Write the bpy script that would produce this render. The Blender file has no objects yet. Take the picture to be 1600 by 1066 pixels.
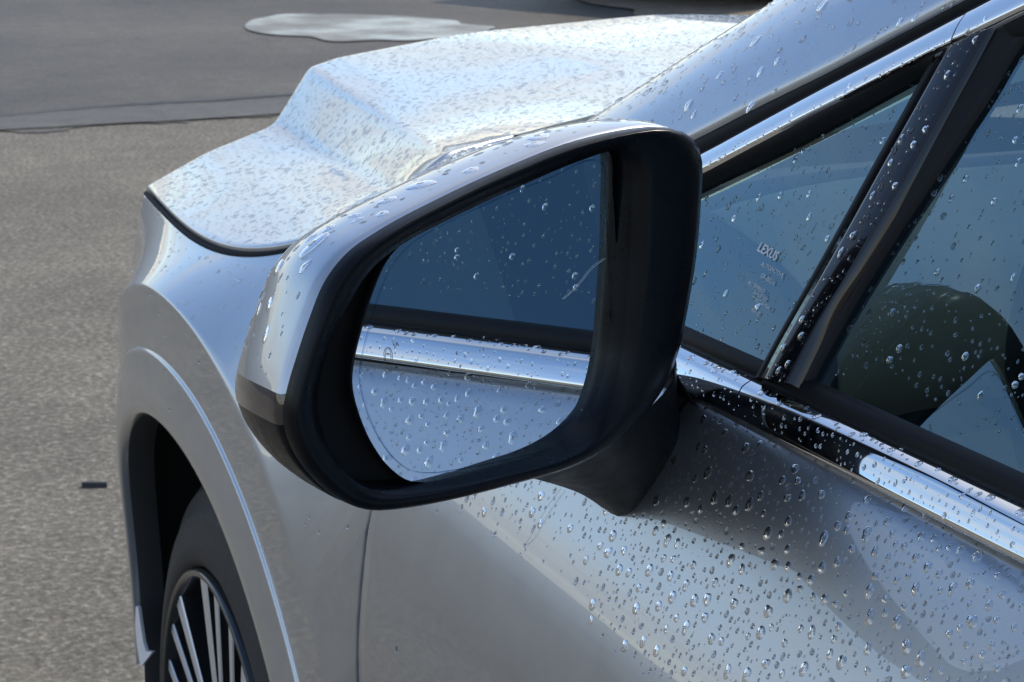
import bpy, bmesh, math, random
import numpy as np
from mathutils import Matrix, Vector

rng = np.random.default_rng(7)
random.seed(7)
scene = bpy.context.scene
COL = scene.collection

# ------------------------------------------------------------------ camera
CAM = np.array([-1.449, -.965, 1.417])
YAW, PITCH, ROLL, FPX = math.radians(24.77), math.radians(14.9), math.radians(.68), 3250.0
_cy, _sy, _cp, _sp = math.cos(YAW), math.sin(YAW), math.cos(PITCH), math.sin(PITCH)
FW = np.array([_sy * _cp, _cy * _cp, -_sp])
_rt = np.array([_cy, -_sy, 0.0])
_up = np.cross(_rt, FW)
RT = math.cos(ROLL) * _rt + math.sin(ROLL) * _up
UP = -math.sin(ROLL) * _rt + math.cos(ROLL) * _up
cam_data = bpy.data.cameras.new('camera')
cam_data.sensor_width = 36.0
cam_data.lens = FPX / 1600 * 36
cam_data.clip_start = .05
cam_data.clip_end = 3000
cam_data.dof.use_dof = True
cam_data.dof.focus_distance = 1.12
cam_data.dof.aperture_fstop = 42
cam = bpy.data.objects.new('camera', cam_data)
COL.objects.link(cam)
cam.matrix_world = Matrix([[RT[0], UP[0], -FW[0], CAM[0]], [RT[1], UP[1], -FW[1], CAM[1]],
                           [RT[2], UP[2], -FW[2], CAM[2]], [0, 0, 0, 1]])
scene.camera = cam

# ------------------------------------------------------------------ light
SUN_EL, SUN_AZ = math.radians(46), math.radians(74)     # azimuth from +Y towards +X
world = bpy.data.worlds.new('World')
scene.world = world
world.use_nodes = True
nt = world.node_tree
nt.nodes.clear()
def wn(t, **k):
    n = nt.nodes.new(t)
    for a, b in k.items():
        setattr(n, a, b)
    return n
wout = wn('ShaderNodeOutputWorld')
sky = wn('ShaderNodeTexSky', sky_type='NISHITA', sun_disc=False, sun_elevation=SUN_EL, sun_rotation=SUN_AZ,
         air_density=.9, dust_density=.12, ozone_density=1.5)
bg1 = wn('ShaderNodeBackground'); bg1.inputs['Strength'].default_value = .15
bg2 = wn('ShaderNodeBackground'); bg2.inputs['Color'].default_value = (1.0, .95, .86, 1); bg2.inputs['Strength'].default_value = .92
tc = wn('ShaderNodeTexCoord')
sep = wn('ShaderNodeSeparateXYZ')
nt.links.new(tc.outputs['Generated'], sep.inputs[0])
def wmath(op, a, b=None, c=None):
    n = wn('ShaderNodeMath', operation=op)
    for i, v in enumerate((a, b, c)):
        if v is None: continue
        if isinstance(v, (int, float)): n.inputs[i].default_value = v
        else: nt.links.new(v, n.inputs[i])
    return n.outputs[0]
zc = wmath('ADD', wmath('MAXIMUM', sep.outputs[2], 0.0), .12)
px_ = wmath('DIVIDE', sep.outputs[0], zc)
py_ = wmath('DIVIDE', sep.outputs[1], zc)
comb = wn('ShaderNodeCombineXYZ')
nt.links.new(px_, comb.inputs[0]); nt.links.new(py_, comb.inputs[1])
mp = wn('ShaderNodeMapping'); mp.inputs['Location'].default_value = (-7.8233, 2.7105, 0); mp.inputs['Rotation'].default_value = (0, 0, .03865); mp.inputs['Scale'].default_value = (.55, 1.0, 1)
nt.links.new(comb.outputs[0], mp.inputs[0])
cn = wn('ShaderNodeTexNoise'); cn.inputs['Scale'].default_value = 1.15; cn.inputs['Detail'].default_value = 7; cn.inputs['Roughness'].default_value = .58; cn.inputs['Distortion'].default_value = .35
nt.links.new(mp.outputs[0], cn.inputs['Vector'])
cr = wn('ShaderNodeValToRGB')
cr.color_ramp.elements[0].position = .48; cr.color_ramp.elements[1].position = .77
nt.links.new(wmath('MULTIPLY_ADD', wmath('MAXIMUM', wmath('MULTIPLY_ADD', sep.outputs[2], -5.0, 1.0), 0.0), .22, cn.outputs['Fac']), cr.inputs[0])
mx = wn('ShaderNodeMixShader')
nt.links.new(cr.outputs[0], mx.inputs[0])
# clouds glow towards the sun (forward scattering)
sdir = wn('ShaderNodeVectorMath', operation='DOT_PRODUCT')
sdir.inputs[1].default_value = (math.sin(SUN_AZ) * math.cos(SUN_EL), math.cos(SUN_AZ) * math.cos(SUN_EL), math.sin(SUN_EL))
nt.links.new(tc.outputs['Generated'], sdir.inputs[0])
glow = wmath('MULTIPLY_ADD', wmath('POWER', wmath('MAXIMUM', sdir.outputs['Value'], 0.0), 3.0), .28, .60)
nt.links.new(glow, bg2.inputs['Strength'])
nt.links.new(sky.outputs[0], bg1.inputs['Color'])
nt.links.new(bg1.outputs[0], mx.inputs[1]); nt.links.new(bg2.outputs[0], mx.inputs[2])
nt.links.new(mx.outputs[0], wout.inputs[0])

sun_d = bpy.data.lights.new('sun', 'SUN')
sun_d.energy = 2.0
sun_d.angle = math.radians(1.2)
sun_d.color = (1.0, .89, .74)
sun = bpy.data.objects.new('sun', sun_d)
COL.objects.link(sun)
sv = Vector((math.sin(SUN_AZ) * math.cos(SUN_EL), math.cos(SUN_AZ) * math.cos(SUN_EL), math.sin(SUN_EL)))
sun.rotation_euler = sv.to_track_quat('Z', 'Y').to_euler()

scene.view_settings.view_transform = 'Standard'
scene.view_settings.look = 'None'
scene.view_settings.gamma = 1.0
scene.view_settings.exposure = 0.63
scene.view_settings.use_curve_mapping = False
scene.render.engine = 'CYCLES'
scene.cycles.use_denoising = True
scene.cycles.max_bounces = 12
scene.cycles.transparent_max_bounces = 16
scene.cycles.sample_clamp_indirect = 6

# ------------------------------------------------------------------ helpers
def ray(px, py):
    return FW * FPX + (px - 800) * RT - (py - 533) * UP
def on_plane(px, py, P0, n):
    d = ray(px, py)
    return CAM + d * (np.dot(np.asarray(P0) - CAM, n) / np.dot(d, n))
def on_x(px, py, X):
    return on_plane(px, py, (X, 0, 0), np.array([1., 0, 0]))
def on_z(px, py, Z):
    return on_plane(px, py, (0, 0, Z), np.array([0, 0, 1.]))
def proj(P):
    d = np.asarray(P) - CAM
    k = d @ FW
    return 800 + FPX * (d @ RT) / k, 533 - FPX * (d @ UP) / k

def obj(name, verts, faces, mat, parent=None, smooth=True, mats=None, mat_idx=None, kind=None):
    me = bpy.data.meshes.new(name)
    me.from_pydata([tuple(map(float, v)) for v in verts], [], [tuple(map(int, f)) for f in faces])
    for m in (mats or [mat]):
        me.materials.append(m)
    if mat_idx is not None:
        me.polygons.foreach_set('material_index', np.asarray(mat_idx, dtype=np.int32))
    if smooth:
        me.polygons.foreach_set('use_smooth', np.ones(len(me.polygons), dtype=bool))
    me.update()
    o = bpy.data.objects.new(name, me)
    COL.objects.link(o)
    if parent is not None:
        o.parent = parent
    if kind: o['kind'] = kind
    return o
def tag(o, label=None, cat=None, group=None, kind=None):
    if label: o['label'] = label
    if cat: o['category'] = cat
    if group: o['group'] = group
    if kind: o['kind'] = kind
    return o
def empty(name, loc=(0, 0, 0), parent=None):
    o = bpy.data.objects.new(name, None)
    COL.objects.link(o)
    o.location = loc
    o.empty_display_size = .1
    if parent is not None:
        o.parent = parent
    return o

def unit(v):
    v = np.asarray(v, float)
    return v / (np.linalg.norm(v, axis=-1, keepdims=True) + 1e-12)
def gnormals(G):
    du = np.gradient(G, axis=0); dv = np.gradient(G, axis=1)
    return unit(np.cross(du, dv))
def grid_faces(nu, nv, closed_u=False, closed_v=False, flip=False):
    F = []
    for i in range(nu if closed_u else nu - 1):
        for j in range(nv if closed_v else nv - 1):
            a, b, c, d = i * nv + j, ((i + 1) % nu) * nv + j, ((i + 1) % nu) * nv + (j + 1) % nv, i * nv + (j + 1) % nv
            F.append((a, d, c, b) if flip else (a, b, c, d))
    return F
def pad(G, sides, outward, depth=.02, rad=.0025):
    """fold the edges of a panel over into the shut gap, with a small rounded hem"""
    def hem(E0, E1, N):
        out = unit(E0 - E1)
        out = unit(out - N * np.sum(out * N, -1, keepdims=True))
        return [E0 + out * rad * .7 - N * rad * .3, E0 + out * rad - N * rad, E0 + out * rad - N * depth]
    for s in sides:
        N = gnormals(G)
        if np.mean(np.sum(N * (outward - 0), -1)) < 0: N = -N
        if s == 'u0':
            r = hem(G[0], G[1], N[0]); G = np.concatenate([np.stack(r[::-1]), G], 0)
        if s == 'u1':
            r = hem(G[-1], G[-2], N[-1]); G = np.concatenate([G, np.stack(r)], 0)
        if s == 'v0':
            r = hem(G[:, 0], G[:, 1], N[:, 0]); G = np.concatenate([np.stack(r[::-1], 1), G], 1)
        if s == 'v1':
            r = hem(G[:, -1], G[:, -2], N[:, -1]); G = np.concatenate([G, np.stack(r, 1)], 1)
    return G
def gobj(name, G, mat, parent=None, outward=None, sides='', flip=None, **k):
    outward = np.array(outward if outward is not None else (-1., 0, .5))
    if sides:
        G = pad(G, sides.split(), outward)
    N = gnormals(G)
    fl = np.mean(np.sum(N * outward, -1)) < 0
    return obj(name, G.reshape(-1, 3), grid_faces(G.shape[0], G.shape[1], flip=fl), mat, parent, **k)

def spline(xs, ys, xq):
    """monotone-ish cubic (PCHIP) through points; ys may be vectors"""
    xs = np.asarray(xs, float); ys = np.asarray(ys, float)
    one = ys.ndim == 1
    if one: ys = ys[:, None]
    h = np.diff(xs)[:, None]; dl = np.diff(ys, axis=0) / h
    m = np.zeros_like(ys)
    w1 = 2 * h[1:] + h[:-1]; w2 = h[1:] + 2 * h[:-1]
    ok = dl[:-1] * dl[1:] > 0
    with np.errstate(all='ignore'):
        mm = (w1 + w2) / (w1 / dl[:-1] + w2 / dl[1:])
    m[1:-1] = np.where(ok, mm, 0)
    m[0] = dl[0]; m[-1] = dl[-1]
    xq = np.asarray(xq, float)
    i = np.clip(np.searchsorted(xs, xq) - 1, 0, len(xs) - 2)
    hh = h[i]; t = ((xq - xs[i])[:, None]) / hh
    r = ((1 + 2 * t) * (1 - t) ** 2) * ys[i] + t * (1 - t) ** 2 * hh * m[i] + t * t * (3 - 2 * t) * ys[i + 1] + t * t * (t - 1) * hh * m[i + 1]
    return r[:, 0] if one else r
def ncubic(xs, ys, xq):
    xs = np.asarray(xs, float); ys = np.asarray(ys, float); n = len(xs)
    h = np.diff(xs); A_ = np.eye(n); b = np.zeros(n)
    for i in range(1, n - 1):
        A_[i, i - 1], A_[i, i], A_[i, i + 1] = h[i - 1], 2 * (h[i - 1] + h[i]), h[i]
        b[i] = 6 * ((ys[i + 1] - ys[i]) / h[i] - (ys[i] - ys[i - 1]) / h[i - 1])
    M = np.linalg.solve(A_, b)
    i = np.clip(np.searchsorted(xs, xq) - 1, 0, n - 2); d0 = xq - xs[i]; d1 = xs[i + 1] - xq; hh = h[i]
    return (M[i] * d1 ** 3 + M[i + 1] * d0 ** 3) / (6 * hh) + (ys[i] / hh - M[i] * hh / 6) * d1 + (ys[i + 1] / hh - M[i + 1] * hh / 6) * d0
def catmull(P, n, closed=False):
    """dense Catmull-Rom (chord length, Hermite) through 3-D or n-D points; n samples evenly by chord"""
    P = np.asarray(P, float)
    if closed: P = np.concatenate([P, P[:1]])
    s = np.r_[0, np.cumsum(np.sqrt(np.linalg.norm(np.diff(P, axis=0), axis=1)) ** 1.6 + 1e-9)]
    m = np.zeros_like(P)
    d = np.diff(P, axis=0) / np.diff(s)[:, None]; h = np.diff(s)[:, None]
    m[1:-1] = (d[:-1] * h[1:] + d[1:] * h[:-1]) / (h[1:] + h[:-1])
    if closed:
        mm = (d[-1] * h[0] + d[0] * h[-1]) / (h[0] + h[-1]); m[0] = mm; m[-1] = mm
    else:
        m[0] = d[0]; m[-1] = d[-1]
    q = np.linspace(0, s[-1], n, endpoint=not closed)
    i = np.clip(np.searchsorted(s, q, side='right') - 1, 0, len(s) - 2)
    hh = h[i]; t = ((q - s[i])[:, None]) / hh
    return ((1 + 2 * t) * (1 - t) ** 2) * P[i] + t * (1 - t) ** 2 * hh * m[i] + t * t * (3 - 2 * t) * P[i + 1] + t * t * (t - 1) * hh * m[i + 1]
def chaikin(P, it=3):
    P = np.asarray(P, float)
    for _ in range(it):
        Q = np.empty((2 * len(P), P.shape[1]))
        Q[0] = P[0]; Q[-1] = P[-1]
        Q[1:-1:2] = P[:-1] * .75 + P[1:] * .25
        Q[2:-1:2] = P[:-1] * .25 + P[1:] * .75
        P = Q
    return P
def resample(P, n):
    s = np.r_[0, np.cumsum(np.linalg.norm(np.diff(P, axis=0), axis=1))]
    q = np.linspace(0, s[-1], n)
    return np.stack([np.interp(q, s, P[:, k]) for k in range(P.shape[1])], 1)
def tube(path, radius, sides=10, closed=False):
    path = np.asarray(path, float); n = len(path)
    T = unit(np.gradient(path, axis=0))
    if closed:
        T = unit(np.roll(path, -1, 0) - np.roll(path, 1, 0))
    ref = np.array([0, 0, 1.])
    V = []
    for p, t in zip(path, T):
        a = np.cross(t, ref)
        if np.linalg.norm(a) < .05: a = np.cross(t, (1., 0, 0))
        a = unit(a); b = np.cross(a, t)
        rr = radius
        for k in range(sides):
            an = 2 * math.pi * k / sides
            V.append(p + rr * (math.cos(an) * a + math.sin(an) * b))
    F = grid_faces(n, sides, closed_u=closed, closed_v=True)
    if not closed:
        F.append(tuple(range(sides))); F.append(tuple(range((n - 1) * sides, n * sides))[::-1])
    return V, F

# ------------------------------------------------------------------ materials
def material(name, color=(.5, .5, .5), rough=.5, metal=0.0, coat=0.0, coat_rough=.03, spec=.5, emit=None):
    m = bpy.data.materials.new(name)
    m.use_nodes = True
    b = m.node_tree.nodes['Principled BSDF']
    b.inputs['Base Color'].default_value = (*color, 1)
    b.inputs['Roughness'].default_value = rough
    b.inputs['Metallic'].default_value = metal
    b.inputs['Coat Weight'].default_value = coat
    b.inputs['Coat Roughness'].default_value = coat_rough
    b.inputs['Specular IOR Level'].default_value = spec
    return m
def node(m, t, **k):
    n = m.node_tree.nodes.new(t)
    for a, b in k.items():
        setattr(n, a, b)
    return n
def lk(m, a, b): m.node_tree.links.new(a, b)
def noise(m, scale, detail=4, rough=.55, coords='Object', vec_scale=None):
    t = node(m, 'ShaderNodeTexCoord')
    n = node(m, 'ShaderNodeTexNoise')
    n.inputs['Scale'].default_value = scale; n.inputs['Detail'].default_value = detail; n.inputs['Roughness'].default_value = rough
    src = t.outputs[coords]
    if vec_scale:
        mp = node(m, 'ShaderNodeMapping'); mp.inputs['Scale'].default_value = vec_scale
        lk(m, src, mp.inputs[0]); src = mp.outputs[0]
    lk(m, src, n.inputs['Vector'])
    return n
def ramp(m, src, stops):
    r = node(m, 'ShaderNodeValToRGB')
    e = r.color_ramp.elements
    while len(e) < len(stops): e.new(.5)
    for k, (p, c) in enumerate(stops):
        e[k].position = p
        e[k].color = (*c, 1) if len(c) == 3 else c
    lk(m, src, r.inputs[0])
    return r
def bump(m, src, strength, dist, target):
    b = node(m, 'ShaderNodeBump')
    b.inputs['Strength'].default_value = strength; b.inputs['Distance'].default_value = dist
    lk(m, src, b.inputs['Height']); lk(m, b.outputs[0], target)
    return b
def bsdf(m): return m.node_tree.nodes['Principled BSDF']

# silver metallic paint: flake layer under a clear coat, a little road film
PAINT = material('silver_paint', (.50, .515, .54), .34, .90, 1.0, .01)
PAINT.node_tree.nodes['Principled BSDF'].inputs['Coat IOR'].default_value = 1.75
_n = noise(PAINT, 26, 5, .6)
_r = ramp(PAINT, _n.outputs['Fac'], [(.35, (.455, .485, .525)), (.7, (.49, .52, .56))])
lk(PAINT, _r.outputs[0], bsdf(PAINT).inputs['Base Color'])
_f = node(PAINT, 'ShaderNodeTexVoronoi'); _f.inputs['Scale'].default_value = 1600
_tc = node(PAINT, 'ShaderNodeTexCoord'); lk(PAINT, _tc.outputs['Object'], _f.inputs['Vector'])
_fr = node(PAINT, 'ShaderNodeMapRange'); _fr.inputs['To Min'].default_value = .33; _fr.inputs['To Max'].default_value = .40
_fs = node(PAINT, 'ShaderNodeSeparateColor'); lk(PAINT, _f.outputs['Color'], _fs.inputs[0])
lk(PAINT, _n.outputs['Fac'], _fr.inputs[0]); lk(PAINT, _fr.outputs[0], bsdf(PAINT).inputs['Roughness'])
_n2 = noise(PAINT, 9, 6, .65)
_r2 = ramp(PAINT, _n2.outputs['Fac'], [(.4, (.004,) * 3), (.75, (.03,) * 3)])
lk(PAINT, _r2.outputs[0], bsdf(PAINT).inputs['Coat Roughness'])

CHROME = material('chrome', (.83, .84, .85), .045, 1.0)
_n = noise(CHROME, 40, 5, .6); _r = ramp(CHROME, _n.outputs['Fac'], [(.4, (.015,) * 3), (.8, (.06,) * 3)])
lk(CHROME, _r.outputs[0], bsdf(CHROME).inputs['Roughness'])
RUBBER = material('black_rubber', (.009, .009, .010), .55, spec=.25)
_n = noise(RUBBER, 300, 3); bump(RUBBER, _n.outputs['Fac'], .15, .0005, bsdf(RUBBER).inputs['Normal'])
PLASTIC = material('black_grained_plastic', (.007, .008, .010), .42, spec=.22)
_n = noise(PLASTIC, 900, 2); bump(PLASTIC, _n.outputs['Fac'], .18, .0003, bsdf(PLASTIC).inputs['Normal'])
_n = noise(PLASTIC, 60, 5, .65); _r = ramp(PLASTIC, _n.outputs['Fac'], [(.35, (.34,) * 3), (.75, (.56,) * 3)]); lk(PLASTIC, _r.outputs[0], bsdf(PLASTIC).inputs['Roughness'])
SATIN = material('satin_black_plastic', (.006, .007, .009), .3, spec=.16)
_n = noise(SATIN, 80, 5, .65); _r = ramp(SATIN, _n.outputs['Fac'], [(.35, (.24,) * 3), (.75, (.42,) * 3)]); lk(SATIN, _r.outputs[0], bsdf(SATIN).inputs['Roughness'])
GLOSS = material('piano_black', (.006, .006, .008), .10, 0, .45, .03, spec=.35)
GREYPL = material('grey_plastic', (.06, .062, .066), .5)
LINER = material('wheel_liner', (.006, .006, .006), .9)
TYRE = material('tyre_rubber', (.016, .016, .017), .62)
_n = noise(TYRE, 120, 5, .6); _r = ramp(TYRE, _n.outputs['Fac'], [(.3, (.012, .012, .013)), (.8, (.030, .029, .028))]); lk(TYRE, _r.outputs[0], bsdf(TYRE).inputs['Base Color'])
RIMDARK = material('dark_rim_paint', (.018, .019, .021), .3, .3, .5)
RIMSILVER = material('machined_alloy', (.66, .67, .69), .35, .55, .5)
LENS = material('smoked_lens', (.035, .024, .022), .08, 0, 1.0, .02)
WINEDARK = material('interior_dark', (.045, .050, .052), .6)
INT_GREY = material('interior_grey_green', (.10, .11, .10), .75)
INT_OLIVE = material('interior_warm_grey', (.78, .75, .60), .7)
INT_LIGHT = material('interior_light', (.42, .42, .38), .8)
SATINMETAL = material('satin_metal', (.55, .56, .57), .25, 1.0)
TAN = material('seat_leather', (.10, .105, .10), .6)

def glass_mat(name, tint, ior=1.5, boost=1.0, rough=0.0, floor=0.0):
    m = bpy.data.materials.new(name); m.use_nodes = True
    t = m.node_tree; t.nodes.clear()
    o = t.nodes.new('ShaderNodeOutputMaterial')
    tr = t.nodes.new('ShaderNodeBsdfTransparent'); tr.inputs[0].default_value = (*tint, 1)
    gl = t.nodes.new('ShaderNodeBsdfGlossy'); gl.inputs['Roughness'].default_value = rough; gl.inputs['Color'].default_value = (.60, .88, 1.0, 1)
    fr = t.nodes.new('ShaderNodeFresnel'); fr.inputs[0].default_value = ior
    mu = t.nodes.new('ShaderNodeMath'); mu.operation = 'MULTIPLY_ADD'; mu.inputs[1].default_value = boost; mu.inputs[2].default_value = floor; mu.use_clamp = True
    ms = t.nodes.new('ShaderNodeMixShader')
    t.links.new(fr.outputs[0], mu.inputs[0]); t.links.new(mu.outputs[0], ms.inputs[0])
    t.links.new(tr.outputs[0], ms.inputs[1]); t.links.new(gl.outputs[0], ms.inputs[2]); t.links.new(ms.outputs[0], o.inputs[0])
    return m
SIDEGLASS = glass_mat('side_glass', (.46, .56, .53), 1.5, 2.5, floor=.06)
SCREEN = glass_mat('windscreen_glass', (.84, .90, .88), 1.5, 1.6)
MIRROR = material('mirror_silvering', (.84, .92, .97), .0, 1.0)
MIRROR_EDGE = material('mirror_edge_line', (.58, .70, .82), .03, 1.0)

WATER = bpy.data.materials.new('water'); WATER.use_nodes = True
_t = WATER.node_tree; _t.nodes.clear()
_o = _t.nodes.new('ShaderNodeOutputMaterial'); _g = _t.nodes.new('ShaderNodeBsdfGlass')
_g.inputs['IOR'].default_value = 1.33; _g.inputs['Roughness'].default_value = 0.015
_tr = _t.nodes.new('ShaderNodeBsdfTransparent'); _mx = _t.nodes.new('ShaderNodeMixShader'); _mx.inputs[0].default_value = .80
_t.links.new(_tr.outputs[0], _mx.inputs[1]); _t.links.new(_g.outputs[0], _mx.inputs[2])
_t.links.new(_mx.outputs[0], _o.inputs[0])

BEADS = WATER.copy(); BEADS.name = 'thin_water'
[n_ for n_ in BEADS.node_tree.nodes if n_.type == 'MIX_SHADER'][0].inputs[0].default_value = .45

def asphalt(name, c0, c1, c2, rough, gscale, var=(.74, 1.17), vscale=.9):
    m = material(name, c1, rough, spec=.4)
    big = noise(m, vscale, 6, .6); mid = noise(m, 9, 5, .6); gr = noise(m, gscale, 5, .72)
    rb = ramp(m, gr.outputs['Fac'], [(.30, c0), (.52, c1), (.74, c2)])
    mix = node(m, 'ShaderNodeMixRGB', blend_type='MULTIPLY'); mix.inputs[0].default_value = 1
    rm = ramp(m, big.outputs['Fac'], [(.3, (var[0],) * 3), (.7, (var[1], var[1] * .985, var[1] * .96))])
    lk(m, rb.outputs[0], mix.inputs[1]); lk(m, rm.outputs[0], mix.inputs[2])
    mix2 = node(m, 'ShaderNodeMixRGB', blend_type='MULTIPLY'); mix2.inputs[0].default_value = 1
    rm2 = ramp(m, mid.outputs['Fac'], [(.3, (.84,) * 3), (.7, (1.14,) * 3)])
    lk(m, mix.outputs[0], mix2.inputs[1]); lk(m, rm2.outputs[0], mix2.inputs[2])
    lk(m, mix2.outputs[0], bsdf(m).inputs['Base Color'])
    bump(m, gr.outputs['Fac'], .8, .012, bsdf(m).inputs['Normal'])
    return m
ASPHALT = asphalt('weathered_asphalt', (.100, .090, .070), (.222, .200, .158), (.53, .485, .395), .85, 58)
WETASPHALT = asphalt('damp_asphalt', (.062, .056, .046), (.112, .101, .083), (.182, .165, .138), .6, 60, (.6, 1.4), .5)
JOINT = asphalt('sealed_joint', (.10, .095, .083), (.128, .121, .106), (.165, .156, .137), .6, 50)
TAR = material('tar_line', (.042, .040, .037), .6)
LIT_GROUND = asphalt('lit_ground', (.16, .12, .085), (.26, .205, .15), (.36, .29, .22), .9, 30)  # tan tone paints the lit ground before the far car
PUDDLE = material('puddle_water', (.15, .128, .095), .16, 0, 0, spec=.5)
DAMP = material('wet_asphalt', (.082, .076, .064), .46, 0, 0, spec=.5)
_n = noise(DAMP, 30, 5, .6); bump(DAMP, _n.outputs['Fac'], .3, .01, bsdf(DAMP).inputs['Normal'])
_n = noise(PUDDLE, 1.6, 5, .6); _r = ramp(PUDDLE, _n.outputs['Fac'], [(.35, (.10,) * 3), (.62, (.42,) * 3)]); lk(PUDDLE, _r.outputs[0], bsdf(PUDDLE).inputs['Roughness'])
_n = noise(PUDDLE, 5, 3, .5, vec_scale=(1, .35, 1)); bump(PUDDLE, _n.outputs['Fac'], .10, .01, bsdf(PUDDLE).inputs['Normal'])
STICK = material('black_stick', (.012, .012, .014), .5)
THREAD = material('pale_thread', (.75, .75, .72), .5)
MARK = material('etched_marking', (.93, .95, .94), .6)
ICON = material('grey_icon', (.24, .27, .30), .5)
DARKPAINT = material('dark_car_paint', (.010, .010, .011), .2, .2, 1.0)
DARKGLASS = material('dark_window', (.01, .012, .014), .05)

# ================================================================== ground
def sheet(name, pts, z, mat, kind='structure'):
    return tag(obj(name, [(p[0], p[1], z) for p in pts], [tuple(range(len(pts)))], mat, smooth=False), kind=kind)
sheet('ground', [(-900, -900), (900, -900), (900, 1500), (-900, 1500)], 0.0, ASPHALT)
def wobble_poly(pts, amp, n):
    P = catmull(pts, n)
    w = np.convolve(rng.normal(0, 1, n + 10), np.hanning(11), 'valid') * .5 + rng.normal(0, .35, n)
    return P + np.c_[np.zeros(n), w * amp]
# the darker, damp lane beyond the joint: its near edge follows the joint in the pavement
lane_px = [(-150, 216), (0, 206), (130, 199), (250, 192), (330, 187), (470, 176)]
edge = np.array([on_z(x, y, 0)[:2] for x, y in lane_px])
dirv = unit(edge[-1] - edge[0])
edge = np.concatenate([[edge[0] - dirv * 40], [edge[0] - dirv * 6], edge, [edge[-1] + dirv * 6], [edge[-1] + dirv * 40]])
ne = np.concatenate([edge[:1], wobble_poly(edge[1:-1], .05, 260), edge[-1:]])
nrm = np.array([-dirv[1], dirv[0]])
sheet('road', list(ne) + [edge[-1] + nrm * 700, edge[0] + nrm * 700], .004, WETASPHALT)
# sealed joint: a pale strip with a dark tar line along its far side
j0 = wobble_poly(edge[1:-1], .012, 120)
top_px = [(-150, 188), (0, 182), (130, 172), (250, 165), (330, 161), (470, 152)]
edge2 = np.array([on_z(x, y, 0)[:2] for x, y in top_px])
edge2 = np.concatenate([[edge2[0] - dirv * 6], edge2, [edge2[-1] + dirv * 6]])
j1 = wobble_poly(edge2, .02, 120)
P = np.concatenate([np.c_[j0, np.full(len(j0), .008)], np.c_[j1, np.full(len(j1), .008)]])
tag(obj('joint_strip', P, [(i, i + 1, len(j0) + i + 1, len(j0) + i) for i in range(len(j0) - 1)], JOINT), kind='structure')
w_ = np.convolve(rng.random(len(j1) + 8), np.ones(9) / 9, 'valid') * .14 - .028
P = np.concatenate([np.c_[j1, np.full(len(j1), .012)], np.c_[j1 + nrm * w_[:, None], np.full(len(j1), .012)]])
tag(obj('tar_line', P, [(i, i + 1, len(j1) + i + 1, len(j1) + i) for i in range(len(j1) - 1)], TAR), kind='structure')
# puddle
def blob(px_list, n, amp):
    P = np.array([on_z(x, y, 0)[:2] for x, y in px_list])
    Q = catmull(P, n, closed=True)
    c = Q.mean(0); a = np.linspace(0, 2 * math.pi, n, endpoint=False); k = np.ones(n)
    for f in range(2, 14): k += amp * 2.2 / f ** .6 * np.cos(f * a + rng.random() * 6.28)
    return c + (Q - c) * k[:, None]
pud = blob([(372, 40), (400, 30), (470, 25), (560, 26), (640, 30), (720, 38), (790, 46), (760, 56), (690, 63), (600, 66), (500, 64), (420, 54)], 120, .03)
sheet('puddle', pud, .012, PUDDLE)
pc = pud.mean(0)
damp = pc + (pud - pc) * np.array([1.14, 1.30])
# tan sheet with the look of lit ground painted in, before the far parked car
mar = blob([(900, -10), (1000, -4), (1300, -10), (1500, -14), (1500, 30), (1230, 30), (1010, 26), (960, 14)], 80, .03)
sheet('lit_ground', mar, .016, LIT_GROUND)

# small black stick lying on the asphalt
a, b_ = on_z(128, 757, .006), on_z(167, 757, .006)
ax = unit(b_ - a); sd = np.array([-ax[1], ax[0], 0]) * .007
prof = []
for t, s in ((0, .8), (.08, 1.0), (.5, .92), (.93, 1.02), (1, .85)):
    c = a + (b_ - a) * t
    c[2] = .0
    prof.append([c - sd * s, c - sd * s * .6 + (0, 0, .011), c + sd * s * .6 + (0, 0, .011), c + sd * s])
prof = np.array(prof)
F = grid_faces(5, 4) + [(0, 1, 2, 3), (19, 18, 17, 16)]
tag(obj('stick', prof.reshape(-1, 3), F, STICK, smooth=False), 'short black stick lying on the asphalt left of the wheel', 'stick')

# ================================================================== the silver car
car = empty('car', (0, .89, 0))
tag(car, 'silver car covered in raindrops, seen past its door mirror', 'car')
O_CAR = np.array([0, .89, 0])
car_parts = []
def part(name, verts, faces, mat, parent=None, **k):
    o = obj(name, verts, faces, mat, None, **k)
    set_parent(o, parent or car)
    return o
def set_parent(o, p):
    bpy.context.view_layer.update() if False else None
    o.parent = p
    # keep world placement: parents are unrotated empties / meshes at their own location
    off = Vector((0, 0, 0)); q = p
    while q is not None:
        off += q.location; q = q.parent
    o.location = o.location - off
def gpart(name, G, mat, parent=None, **k):
    o = gobj(name, G, mat, None, **k)
    set_parent(o, parent or car)
    return o

YA, ZA, RA = .8895, .39, .43           # front wheel arch
def plan(y):
    y = np.asarray(y, float)
    return -.952 + .18 * np.maximum(y - .83, 0) ** 2 + .55 * np.maximum(y - 1.1, 0) ** 2
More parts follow.
